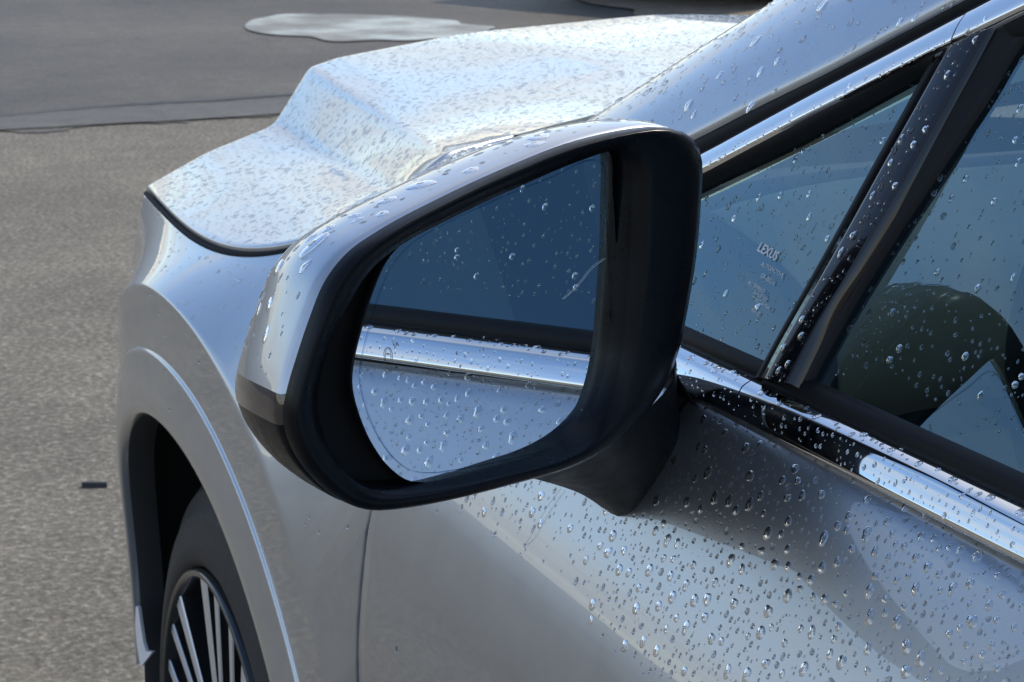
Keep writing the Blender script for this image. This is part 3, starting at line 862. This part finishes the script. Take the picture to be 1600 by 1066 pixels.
cB = contour(B_px, 0.0); cC = contour(C_px, -.007); cD = contour(D_px, -.002)
cenB = cB.mean(0)
def shrink(c, s, fwd, lift=0.0, x=0.0):
    m = c.mean(0)
    return m + (c - m) * s - NH * fwd + np.array([x, 0, lift])
cD2 = shrink(cD, .985, .010)
cE = shrink(cD, .987, .019)
ring = np.stack([shrink(cB, 1.0, .004), shrink(cB, 1.0, .0), shrink(cB * .5 + cC * .5, 1.0, -.0035 + .0005), cC, shrink(cC * .72 + cD * .28, 1, -.0012), shrink(cC * .35 + cD * .65, 1, 0), cD, cD2, shrink(cD, .987, .014), cE])
def loft(name, rings, mat, parent, close_end=False, sel=None):
    R, n = rings.shape[0], rings.shape[1]
    F = []
    for i in range(R - 1):
        for j in range(n):
            if sel is not None and not sel(i, j): continue
            F.append((i * n + j, (i + 1) * n + j, (i + 1) * n + (j + 1) % n, i * n + (j + 1) % n))
    V = list(rings.reshape(-1, 3))
    if close_end:
        V.append(rings[-1].mean(0)); F += [((R - 1) * n + j, (R - 1) * n + (j + 1) % n, len(V) - 1) for j in range(n)][::-1]
    o = part(name, V, F, mat, parent)
    bm = bmesh.new(); bm.from_mesh(o.data); bmesh.ops.recalc_face_normals(bm, faces=bm.faces); bm.to_mesh(o.data); bm.free()
    return o
loft('bezel', ring, SATIN, mirror)
loft('backing', np.stack([cE, shrink(cE, .5, .002)]), LINER, mirror, close_end=True)
# shell: swells a little, then rounds over towards the front
sh = [shrink(cB, .985, .0062), shrink(cB, .998, .0060), shrink(cB, 1.003, .0085), shrink(cB, 1.012, .022, -.0, .002), shrink(cB, 1.008, .045, -.001, .005), shrink(cB, .985, .068, -.004, .009), shrink(cB, .935, .090, -.008, .013), shrink(cB, .85, .108, -.012, .018), shrink(cB, .70, .122, -.015, .023), shrink(cB, .50, .132, -.017, .027), shrink(cB, .25, .138, -.018, .03)]
sh = np.array(sh)
sh = np.stack([catmull(sh[:, j], 34) for j in range(NANG)], 1)
zc_ = sh[:, :, 2].mean(1)
def face_z(i, j): return (sh[i, j] + sh[i + 1, (j + 1) % NANG]) / 2
CAPZ = on_plane(450, 622, M0, NH)[2]
lensw = .0085
ANG_J = np.degrees(np.linspace(-math.pi, math.pi, NANG, endpoint=False)) + 180.0 / NANG
def zone(i, j):
    a = ANG_J[j]
    if a > 43 or a < -157.5: return 0
    if -30 < a <= 43 and i > 9: return 0
    return 1 if a < -151 and i < 26 else 2
cap = loft('mirror_cap', sh, PAINT, mirror, close_end=True, sel=lambda i, j: zone(i, j) == 0)
loft('indicator_lens', np.stack([shrink(r_, 1.0, 0) for r_ in sh]), LENS, mirror, sel=lambda i, j: zone(i, j) == 1)
loft('lower_cover', np.stack([shrink(r_, .996, .0) for r_ in sh]), SATIN, mirror, sel=lambda i, j: zone(i, j) == 2)
# glass: tilted inside the housing
G_px = [(930, 235), (870, 262), (800, 290), (700, 336), (640, 370), (606, 405), (584, 452), (566, 510), (552, 570), (550, 600), (560, 645), (582, 695), (610, 732), (636, 750), (665, 754), (710, 749), (790, 733), (870, 713), (908, 696), (936, 668), (955, 620), (964, 560), (967, 480), (964, 400), (958, 300), (950, 236)]
gplane = M0 - NH * .0070
def gcontour(scale, lift):
    P = catmull(np.array(G_px, float), 120, closed=True)
    c = P.mean(0); P = c + (P - c) * scale
    return np.array([on_plane(x, y, gplane + NGL * lift, NGL) for x, y in P])
g0 = gcontour(1.0, 0.0)
n = len(g0)
glass = part('mirror_glass', list(g0), [tuple(range(n))], MIRROR, mirror, smooth=False)
rimv = np.concatenate([g0 + NGL * .0004, shrink(g0, 1.008, 0) + NGL * .0002, shrink(g0, 1.008, 0) - NGL * .004])
part('glass_edge', rimv, [(k * n + i, k * n + (i + 1) % n, (k + 1) * n + (i + 1) % n, (k + 1) * n + i) for k in range(2) for i in range(n)], SATIN, glass)
# thin dark line of the dimming cell, set in from the lower edge
e0 = gcontour(.945, .0005); e1 = gcontour(.938, .0005)
part('edge_line', np.concatenate([e0, e1]), [(i, (i + 1) % n, n + (i + 1) % n, n + i) for i in range(n)], MIRROR_EDGE, glass, smooth=False)
# blind-spot warning symbol
def on_glass(px, py, lift=.0006): return on_plane(px, py, gplane + NGL * lift, NGL)
def ribbon(pts, w):
    V, F = [], []
    for k in range(len(pts)):
        a = np.array(pts[max(k - 1, 0)], float); b = np.array(pts[min(k + 1, len(pts) - 1)], float)
        d = unit(b - a); nn = np.array([-d[1], d[0]]) * w / 2
        p = np.array(pts[k], float)
        V += [tuple(p + nn), tuple(p - nn)]
    F = [(2 * k, 2 * k + 1, 2 * k + 3, 2 * k + 2) for k in range(len(pts) - 1)]
    return V, F
V, F = [], []
for pts, w in (([(603, 565), (602, 552), (604, 546), (608, 543), (611, 546), (613, 552), (613, 563)], 1.1), ([(606, 553), (609, 554)], 2.2), ([(616, 537), (618, 541), (619, 545)], 1.2), ([(620, 535), (622, 538), (623, 541)], 1.2)):
    v, f = ribbon(pts, w); b0 = len(V)
    V += v; F += [tuple(i + b0 for i in q) for q in f]
part('warning_symbol', [on_glass(*v) for v in V], F, ICON, glass, smooth=False)

# arm between housing and door
def dp(px, py, off=0.0):      # pixel -> door skin
    d = ray(px, py); lo = .2; hi = 3.0 / np.linalg.norm(d) * 1
    t0 = (-1.0 - CAM[0]) / d[0]; t1 = (-.84 - CAM[0]) / d[0]
    for _ in range(40):
        t = (t0 + t1) / 2; p = CAM + d * t
        if p[0] > float(door_x(p[1], np.array([p[2]]))[0]) - off: t1 = t
        else: t0 = t
    return CAM + d * t
foot_px = [(1048, 600), (1064, 640), (1061, 690), (1035, 735), (1000, 785), (985, 802), (966, 809), (950, 800), (925, 782), (890, 757), (868, 745)]
foot = np.array([dp(*p) for p in foot_px])
back = np.array([(float(door_x(y, np.array([min(z, 1.075)]))[0]), y, z) for y, z in ((.20, 1.035), (.215, 1.06), (.19, 1.072), (.12, 1.074), (.06, 1.074), (.02, 1.074))])
loop = resample(chaikin(np.concatenate([foot, back, foot[:1]]), 2), 65)[:-1]
hp = [(1046, 540), (1060, 560), (1052, 600), (1000, 652), (962, 690), (940, 703), (915, 716), (890, 724), (865, 733), (840, 742), (815, 748)]
hpt = np.array([on_plane(*p, M0 - NH * .022, NH) for p in hp])
hb = np.array([on_plane(*p, M0 - NH * .10, NH) for p in ((820, 720), (850, 690), (900, 660), (950, 630), (990, 600), (1010, 580))])
loop2 = resample(chaikin(np.concatenate([hpt, hb, hpt[:1]]), 2), 65)[:-1]
rings = []
for t in np.linspace(0, 1, 9):
    q = loop * (1 - t) + loop2 * t
    rings.append(q)
rings = np.array(rings)
base0 = rings[0] + np.array([.02, 0, 0])
rings = np.concatenate([base0[None], rings])
loft('mirror_arm', rings, PLASTIC, mirror)

# ================================================================== cabin
def box(name, lo, hi, mat, parent=None, bev=.02):
    bm = bmesh.new(); bmesh.ops.create_cube(bm, size=1)
    for v in bm.verts:
        v.co = Vector(((lo[0] + hi[0]) / 2 + v.co.x * (hi[0] - lo[0]), (lo[1] + hi[1]) / 2 + v.co.y * (hi[1] - lo[1]), (lo[2] + hi[2]) / 2 + v.co.z * (hi[2] - lo[2])))
    bmesh.ops.bevel(bm, geom=bm.edges[:], offset=bev, segments=3, affect='EDGES')
    V = [tuple(v.co) for v in bm.verts]; bm.verts.index_update(); F = [tuple(v.index for v in f.verts) for f in bm.faces]; bm.free()
    return part(name, V, F, mat, parent)
# dashboard: swept profile with a raised hood over the instruments
ds = []
for x in np.linspace(-.79, .79, 60):
    hump = .052 * math.exp(-((x + .40) / .30) ** 4)
    ds.append([(x, .56, 1.10), (x, .46, 1.085 + hump * .5), (x, .36, 1.070 + hump), (x, .27, 1.050 + hump), (x, .215, 1.02 + hump), (x, .205, .98 + hump * .6), (x, .26, .93), (x, .25, .82), (x, .30, .66), (x, .36, .5)])
ds = np.array(ds); ds = np.stack([catmull(ds[i], 40) for i in range(60)])
dash = gpart('dashboard', ds, WINEDARK, outward=(0, -.5, .6))
hx = [i for i in range(60) if -.66 <= ds[i, 0, 0] <= -.16]
hj = [j for j in range(40) if ds[30, j, 1] < .40 and j < 26]
hd = ds[hx][:, hj].copy() + np.array([0, -.003, .004])
gpart('instrument_hood', hd, INT_OLIVE, outward=(0, -.5, .6), sides='u0 u1 v0 v1', parent=dash)
# steering wheel
SC = np.array([-.385, .10, 1.0]); st_ax = unit(np.array([0, -.90, .42]))
e1_ = np.array([1., 0, 0]); e2_ = np.cross(st_ax, e1_)
ringp = np.array([SC + .185 * (math.cos(a) * e1_ + math.sin(a) * e2_) for a in np.linspace(0, 2 * math.pi, 72, endpoint=False)])
V, F = tube(ringp, .0155, 14, closed=True)
sw = part('steering_wheel', V, F, WINEDARK)
for a0, a1 in ((.5, 1.1), (2.0, 2.7)):
    arc = np.array([SC + st_ax * .006 + .178 * (math.cos(a) * e1_ + math.sin(a) * e2_) for a in np.linspace(a0, a1, 14)])
    V, F = tube(arc, .0135, 8)
    part('wheel_trim', V, F, SATINMETAL, sw)
hubp = [SC + st_ax * .01 + .075 * (math.cos(a) * e1_ * 1.15 + math.sin(a) * e2_ * .85) for a in np.linspace(0, 2 * math.pi, 24, endpoint=False)]
hubq = [p + (SC - p) * .3 + st_ax * .022 for p in hubp]; hubr = [p - st_ax * .05 for p in hubp]
part('airbag_cover', hubr + hubp + hubq, grid_faces(3, 24, closed_v=True) + [tuple(range(48, 72))], WINEDARK, sw)
for a in (0.05, math.pi - .05, -math.pi / 2):
    p0 = SC + .06 * (math.cos(a) * e1_ + math.sin(a) * e2_); p1 = SC + .178 * (math.cos(a) * e1_ + math.sin(a) * e2_)
    V, F = tube(np.array([p0 + (p1 - p0) * t for t in np.linspace(0, 1, 5)]), .014, 8)
    part('wheel_spoke', V, F, WINEDARK, sw)
# seats
def seat(cx):
    s = empty('front_seat'); s.location = (cx, -.45, .36); set_parent(s, car)
    box('cushion', (cx - .26, -.62, .50), (cx + .26, -.12, .68), TAN, s, .05)
    rows_ = []
    for z, y, hw, d in ((.66, -.60, .25, .09), (.85, -.66, .26, .10), (1.05, -.72, .25, .09), (1.22, -.77, .20, .07), (1.26, -.785, .17, .05)):
        rows_.append([(cx + hw * math.cos(a), y + d * math.sin(a), z) for a in np.linspace(0, 2 * math.pi, 24, endpoint=False)])
    R = np.array(rows_); V = R.reshape(-1, 3)
    part('backrest', V, grid_faces(5, 24, closed_v=True) + [tuple(range(96, 120))], TAN, s)
    box('headrest', (cx - .13, -.84, 1.30), (cx + .13, -.72, 1.47), TAN, s, .04)
    for dx in (-.06, .06):
        V, F = tube(np.array([(cx + dx, -.785, z) for z in np.linspace(1.24, 1.34, 4)]), .007, 8); part('post', V, F, SATINMETAL, s)
seat(-.38); seat(.38)
box('rear_bench', (-.68, -1.75, .45), (.68, -1.25, .72), TAN, None, .05)
box('rear_bench_back', (-.68, -1.88, .70), (.68, -1.70, 1.15), TAN, None, .05)
box('centre_console', (-.11, -.55, .40), (.11, .26, .80), WINEDARK, None, .03)

# glass marking of the quarter window (etched lettering)
ux = unit(gl(1222, 405, -.0045) - gl(1183, 383, -.0045)); uz = unit(np.cross(GN, ux)); 
if uz[2] < 0: uz = -uz
def text_on(s, px, py, size, name, bold=0.0):
    cu = bpy.data.curves.new(name, 'FONT'); cu.body = s; cu.size = size; cu.align_x = 'LEFT'; cu.offset = bold; cu.fill_mode = 'BOTH'; cu.resolution_u = 2
    to = bpy.data.objects.new(name, cu); COL.objects.link(to)
    bpy.context.view_layer.update()
    me = bpy.data.meshes.new_from_object(to.evaluated_get(bpy.context.evaluated_depsgraph_get()))
    bpy.data.objects.remove(to)
    P0 = gl(px, py, -.0052)
    V = [P0 + ux * v.co.x + uz * v.co.y for v in me.vertices]
    F = [tuple(p.vertices) for p in me.polygons]
    return part(name, V, F, MARK, quarter, smooth=False)
text_on('LEXUS', 1182, 391, .0078, 'glass_marking', .0002)
for s, x, y, h in (('AUTOMOTIVE', 1188, 415, .0040), ('GR-00216', 1187, 433, .0040), ('AS2 TEMPERED', 1168, 443, .0030), ('TRANSP 70%', 1175, 458, .0030), ('DOT 20 M3H', 1178, 470, .0030), ('43R-00', 1173, 486, .0034)):
    text_on(s, x, y, h, 'glass_marking')

# ================================================================== thin threads
def thread(pts, rad_, label):
    V, F = tube(catmull(np.array(pts), 24), rad_, 5)
    return tag(obj('thread', V, F, THREAD), label, 'thread')
thread([on_glass(880, 468, .0005), on_glass(895, 455, .0006), on_glass(912, 436, .0006), on_glass(925, 420, .0007), on_glass(946, 404, .0008)], .00014, 'thin pale thread across the right side of the mirror glass')
thread([dp(876, 764, .002), dp(858, 788, .002), dp(840, 818, .002), dp(829, 838, .002), dp(820, 851, .001)], .00016, 'fine thread on the door below the mirror arm')

# ================================================================== far parked car at the top of the picture
dc0 = on_z(1075, -6, 0)
dark = empty('parked_car', (dc0[0] + 1.3, dc0[1] + .6, 0)); dark.rotation_euler = (0, 0, math.radians(-62))
tag(dark, 'dark car parked at the far side, only its underside in view', 'car')
def dpart(name, V, F, mat, parent=None, smooth=True):
    o = obj(name, V, F, mat, None, smooth); o.parent = parent or dark; return o
pr = [(-2.3, .35), (-2.35, .55), (-2.3, .85), (-2.1, .98), (-1.2, 1.08), (-.6, 1.45), (.2, 1.52), (1.2, 1.48), (1.9, 1.05), (2.25, .98), (2.32, .7), (2.28, .35), (1.85, .22), (-1.85, .22)]
pr = [tuple(p) for p in catmull(np.array(pr), 64, closed=True)]
V = []
for x_, s_, dz in ((-.92, .97, 0), (-.88, 1.0, 0), (-.6, 1.0, .02), (0, 1.0, .04), (.6, 1.0, .02), (.88, 1.0, 0), (.92, .97, 0)):
    for (y, z) in pr:
        tum = max(z - .95, 0) * .38 * (1 if x_ > 0 else -1 if x_ < 0 else 0)
        V.append((x_ - tum * (abs(x_) > .5), y * s_, z + (dz if z > .9 else 0)))
n = len(pr)
dpart('body', V, grid_faces(7, n, closed_v=True) + [tuple(range(n)), tuple(range(6 * n, 7 * n))[::-1]], DARKPAINT)
for wx in (-.80, .80):
    for wy in (-1.42, 1.40):
        V = []
        for k in range(40):
            a = 2 * math.pi * k / 40
            for dx, r_ in ((-.11, .20), (-.12, .27), (-.10, .325), (-.05, .34), (.05, .34), (.10, .325), (.12, .27), (.11, .20)):
                V.append((wx + dx, wy + r_ * math.cos(a), .34 + r_ * math.sin(a)))
        dpart('wheel', V, grid_faces(40, 8, closed_u=True) + [tuple(8 * k for k in range(40)), tuple(8 * k + 7 for k in range(40))[::-1]], TYRE)
for sx in (-1, 1):
    dpart('side_window', [(sx * .905, -.95, 1.06), (sx * .905, 1.5, 1.06), (sx * .76, 1.0, 1.42), (sx * .755, -.45, 1.42)], [(0, 1, 2, 3)], DARKGLASS, smooth=False)

# ================================================================== raindrops
bpy.context.view_layer.update()
def dome(nseg, rings_, seed, irregular):
    r = np.random.default_rng(seed)
    ph = r.random(4) * 6.28
    V, F = [], []
    for (rr, hh) in rings_:
        for k in range(nseg):
            a = 2 * math.pi * k / nseg
            q = 1 + irregular * (.6 * math.cos(2 * a + ph[0]) + .4 * math.cos(3 * a + ph[1]) + .25 * math.cos(5 * a + ph[2]))
            V.append((rr * q * math.cos(a), rr * q * math.sin(a), hh))
    R = len(rings_)
    F = grid_faces(R, nseg, closed_v=True)
    V.append((.0, 0, rings_[-1][1] + .015)); F += [((R - 1) * nseg + k, (R - 1) * nseg + (k + 1) % nseg, len(V) - 1) for k in range(nseg)]
    return np.array(V), F
PROF_BIG = [(.92, -.06), (1.0, .03), (.985, .14), (.90, .30), (.74, .44), (.50, .55), (.24, .605)]
PROF_SMALL = [(.97, -.05), (1.0, .08), (.82, .32), (.45, .53)]
BIG = [dome(14, PROF_BIG, s, i) for s, i in zip(range(12), (.03, .06, .10, .15, .20, .07, .26, .22, .05, .17, .11, .30))]
SMALL = [dome(8, PROF_SMALL, 50 + s, .03 + .02 * s) for s in range(6)]

DROPS = []       # (pos, normal, down, diameter, height factor, along, surface key)
def scatter(G, key, n_try, size, keepf=None, hf=(.5, .85), along=(1.0, 1.3), facing=True, dens=None, min_gap=.62, pxlim=(-60, 1660, -60, 1126), region=None):
    """throw drops on a panel grid, area weighted; size() gives a diameter in metres"""
    a = G[:-1, :-1]; b = G[1:, :-1]; c = G[1:, 1:]; d = G[:-1, 1:]
    area = np.linalg.norm(np.cross(c - a, d - b), axis=-1) / 2
    w = area.ravel() / area.sum()
    idx = rng.choice(len(w), n_try, p=w)
    i, j = np.unravel_index(idx, area.shape)
    u = rng.random(n_try)[:, None]; v = rng.random(n_try)[:, None]
    P = a[i, j] * (1 - u) * (1 - v) + b[i, j] * u * (1 - v) + c[i, j] * u * v + d[i, j] * (1 - u) * v
    N = unit(np.cross(c[i, j] - a[i, j], d[i, j] - b[i, j]))
    if region is None:
        N = np.where((np.sum((CAM - P) * N, -1) < 0)[:, None], -N, N)
    else:
        N = np.where((np.sum(np.array(region) * N, -1) < 0)[:, None], -N, N)
    D = P - CAM; k = D @ FW
    X = 800 + FPX * (D @ RT) / k; Y = 533 - FPX * (D @ UP) / k
    cells = {}
    out = 0
    S_ = size(n_try)
    order = np.argsort(-S_)
    cs = float(S_.max())
    for q in order:
        if not (pxlim[0] < X[q] < pxlim[1] and pxlim[2] < Y[q] < pxlim[3]): continue
        if keepf is not None and rng.random() > keepf(X[q], Y[q], P[q], N[q], S_[q]): continue
        p = P[q]; s = S_[q]
        kx = tuple((p // cs).astype(int)); bad = False
        for dx in (-1, 0, 1):
            for dy in (-1, 0, 1):
                for dz in (-1, 0, 1):
                    for (p2, s2) in cells.get((kx[0] + dx, kx[1] + dy, kx[2] + dz), ()):
                        if np.dot(p - p2, p - p2) < (min_gap * (s + s2)) ** 2: bad = True; break
                    if bad: break
                if bad: break
            if bad: break
        if bad: continue
        cells.setdefault(kx, []).append((p, s))
        DROPS.append((p, N[q], s, rng.uniform(*hf), rng.uniform(*along), key, FPX * s / k[q], X[q], Y[q]))
        out += 1
    return out
def lognorm(med, sig, lo, hi):
    return lambda n: np.clip(np.exp(rng.normal(math.log(med), sig, n)), lo, hi)
def smooth(x, a, b): 
    t = min(max((x - a) / (b - a), 0), 1); return t * t * (3 - 2 * t)

# hood: dense beads
scatter(hood_G, 'hood', 34000, lognorm(.0030, .48, .0014, .0095), hf=(.17, .30), along=(1.0, 1.2), min_gap=.56)
# fender: few, mostly on the upper part
scatter(fen_G, 'fender', 2600, lognorm(.0022, .4, .0012, .006), keepf=lambda X, Y, p, N, s: .85 * smooth(p[2], .93, .99) + .06 * smooth(p[2], .70, .9) + .01, hf=(.45, .7))
scatter(S_, 'fender', 1500, lognorm(.0028, .45, .0012, .007), hf=(.35, .6))
# pillar
scatter(PR[:, 2:], 'pillar', 2200, lognorm(.0019, .6, .0009, .0075), keepf=lambda X, Y, p, N, s: .75, hf=(.4, .7), along=(1.1, 2.1))
# door: thick right of the mirror, thinning towards the front and down
def door_keep(X, Y, p, N, s):
    k = smooth(p[2], .935, .965)
    f = smooth(X, 860, 1010) + .0
    if X < 900: f = max(f, .35 * smooth(Y, 950, 780) * (X > 640))
    return max(k * f, .012 if s < .0025 else 0.004)
scatter(door_G, 'door', 110000, lognorm(.0020, .56, .0007, .0072), keepf=lambda X, Y, p, N, s: door_keep(X, Y, p, N, s) * (.6 if s < .0014 else .8), hf=(.30, .48), along=(1.0, 1.3), min_gap=.70)
# window panes, trim, bar
def quad_grid(p00, p10, p11, p01, n=14):
    u = np.linspace(0, 1, n)[:, None, None]; v = np.linspace(0, 1, n)[None, :, None]
    return p00 * (1 - u) * (1 - v) + p10 * u * (1 - v) + p11 * u * v + p01 * (1 - u) * v
qg = quad_grid(gl(1075, 300, -.006), gl(1440, 118, -.006), gl(1205, 555, -.006), gl(1050, 525, -.006))
scatter(qg, 'quarter window', 800, lognorm(.0017, .5, .0008, .0048), keepf=lambda X, Y, p, N, s: .55, hf=(.4, .65), along=(1.1, 1.7))
wg = quad_grid(gl(1300, 545, -.009), gz(-.75, 1.11, -.009), gz(-.72, 1.48, -.009), gl(1590, 85, -.009), 20)
scatter(wg, 'door window', 7000, lognorm(.0018, .5, .0008, .0046), keepf=lambda X, Y, p, N, s: .6, hf=(.4, .65), along=(1.0, 1.6), pxlim=(1262, 1900, -200, 1126))
cg = np.array([[(x_ + .0002, y, z_ + BSL * (y + .05)) for x_, z_ in ((-.8720, 1.0840), (-.8692, 1.0905), (-.8670, 1.0950))] for y in np.linspace(-.5, .12, 50)])
scatter(cg, 'belt trim', 700, lognorm(.0017, .45, .0008, .0036), keepf=lambda X, Y, p, N, s: .8, hf=(.4, .6))
cg = np.array([[(x_, y, z_ + BSL * (y + .05)) for x_, z_ in ((-.8648, 1.0974), (-.8580, 1.1006))] for y in np.linspace(-.5, .12, 50)])
scatter(cg, 'belt trim', 260, lognorm(.0030, .45, .0012, .0065), keepf=lambda X, Y, p, N, s: .9, hf=(.3, .5), along=(1.0, 1.2), region=(-.3, 0, 1))
tg = quad_grid(gl(1100, 250, .0062), gl(1530, 25, .0062), gl(1560, 25, .0062), gl(1110, 258, .0062), 12)
scatter(tg, 'bright trim', 260, lognorm(.0020, .4, .001, .0042), hf=(.4, .6), along=(1.1, 1.7))
bgd = np.stack([catmull(np.array([gl(x + 8, y, .0052) for x, y in seam[::-1]]), 20), catmull(np.array([gl(x - 12, y, .0052) for x, y in bar_r[::-1]]), 20)], 1)
scatter(bgd, 'division bar', 150, lognorm(.0022, .45, .001, .005), hf=(.45, .65), along=(1.1, 1.6))
# mirror cap: water pooled in broad flat beads
capg = np.concatenate([sh[3:16], sh[3:16, :1]], 1)
scatter(capg, 'mirror cap', 620, lognorm(.0040, .55, .0014, .014), keepf=lambda X, Y, p, N, s: .9 if (p[2] > CAPZ + .004) else 0.0, hf=(.20, .32), along=(1.0, 2.2), region=None, min_gap=.55)
# a few on the mirror glass itself and on the bezel
mg = quad_grid(on_glass(610, 420, 0), on_glass(925, 270, 0), on_glass(930, 650, 0), on_glass(610, 690, 0))
scatter(mg, 'mirror glass', 26, lognorm(.0012, .3, .0008, .002), hf=(.35, .5))
# bead at the end of the fine thread
_p = dp(820, 852); DROPS.append((_p, np.array([-.9, 0, .42]), .0032, .6, 1.2, 'door', 10.0, 820, 852))

def frame_of(p, n_):
    g = np.array([0, 0, -1.0]); dn = g - n_ * np.dot(g, n_)
    if np.linalg.norm(dn) < .05: dn = np.array([.3, .9, 0]) - n_ * np.dot(np.array([.3, .9, 0]), n_)
    dn = unit(dn); sd = np.cross(n_, dn)
    return dn, sd
mirror_poly = catmull(np.array([(375, 570), (400, 490), (430, 420), (560, 330), (720, 240), (860, 193), (960, 188), (1030, 197)] + [(1090, 222), (1098, 255), (1088, 400), (1057, 560), (1060, 690), (965, 808), (900, 745), (700, 782), (585, 798), (520, 772), (440, 690), (400, 615)], float), 90, closed=True)
def inside(x, y):
    c = False; P = mirror_poly; j = len(P) - 1
    for i in range(len(P)):
        if (P[i, 1] > y) != (P[j, 1] > y) and x < (P[j, 0] - P[i, 0]) * (y - P[i, 1]) / (P[j, 1] - P[i, 1]) + P[i, 0]: c = not c
        j = i
    return c
def shows(dr):
    if not (2 < dr[7] < 1598 and 2 < dr[8] < 1064): return False
    if dr[5] not in ('mirror cap', 'mirror glass') and inside(dr[7], dr[8]): return False
    if np.dot(dr[1], unit(CAM - dr[0])) < .05: return False
    return True
LAB = {'hood': 'clear raindrop beaded on the wet silver hood', 'fender': 'clear raindrop on the silver front fender', 'pillar': 'clear raindrop on the silver windscreen pillar',
       'door': 'clear raindrop on the silver front door', 'quarter window': 'clear raindrop on the triangular quarter window', 'door window': 'clear raindrop on the door window glass',
       'belt trim': 'clear raindrop on the chrome strip under the windows', 'bright trim': 'clear raindrop on the bright trim along the windscreen pillar',
       'division bar': 'clear raindrop on the glossy black bar between the windows', 'mirror cap': 'flat bead of water on top of the silver mirror cap', 'mirror glass': 'clear raindrop on the mirror glass'}
foreshort = lambda d_: d_[6] * math.sqrt(max(np.dot(d_[1], unit(CAM - d_[0])), .02)) * math.sqrt(d_[4])
vis = [(foreshort(d_), k) for k, d_ in enumerate(DROPS) if shows(d_)]
vis.sort(reverse=True)
single = set(k for _, k in vis[:300])
big_mesh = []
for (V, F) in BIG:
    me = bpy.data.meshes.new('raindrop'); me.from_pydata([tuple(v) for v in V], [], F)
    me.polygons.foreach_set('use_smooth', np.ones(len(F), dtype=bool)); me.materials.append(WATER); me.update(); big_mesh.append(me)
def place(dr):
    p, n_, s, hf, al, key = dr[:6]
    dn, sd = frame_of(p, n_)
    r_ = s / 2
    flat = abs(n_[2]) > .8
    if flat:
        th = rng.random() * 6.28
        dn, sd = dn * math.cos(th) + sd * math.sin(th), sd * math.cos(th) - dn * math.sin(th)
    return p, sd * r_ / math.sqrt(al), dn * r_ * math.sqrt(al), n_ * r_ * hf * 1.15
stuff = {}
for k, dr in enumerate(DROPS):
    p, e1q, e2q, e3q = place(dr)
    if k in single:
        o = bpy.data.objects.new('raindrop', big_mesh[k % len(big_mesh)])
        o.matrix_world = Matrix([[e1q[0], e2q[0], e3q[0], p[0]], [e1q[1], e2q[1], e3q[1], p[1]], [e1q[2], e2q[2], e3q[2], p[2]], [0, 0, 0, 1]])
        COL.objects.link(o)
        tag(o, LAB[dr[5]], 'raindrop', 'largest raindrops on the ' + dr[5])
    else:
        V, F = (BIG[k % 12] if dr[6] > 11 else SMALL[k % 6])
        st = stuff.setdefault(dr[5], ([], [], [0]))
        # wetting foot slides down a little on steep panels: heavier lower half
        W = p + V[:, :1] * e1q + V[:, 1:2] * e2q + V[:, 2:3] * e3q
        if abs(dr[1][2]) < .8: W = W + (V[:, 2:3] * .35) * e2q
        st[0].append(W); st[1].extend([tuple(i + st[2][0] for i in f) for f in F]); st[2][0] += len(W)
for key, (Vs, F, _) in stuff.items():
    o = obj('raindrops', np.concatenate(Vs), F, BEADS if key == 'hood' else WATER)
    tag(o, 'many small raindrops scattered over the ' + key, 'raindrops', kind='stuff')
print('drops', len(DROPS), {k: len(v[0]) for k, v in stuff.items()})
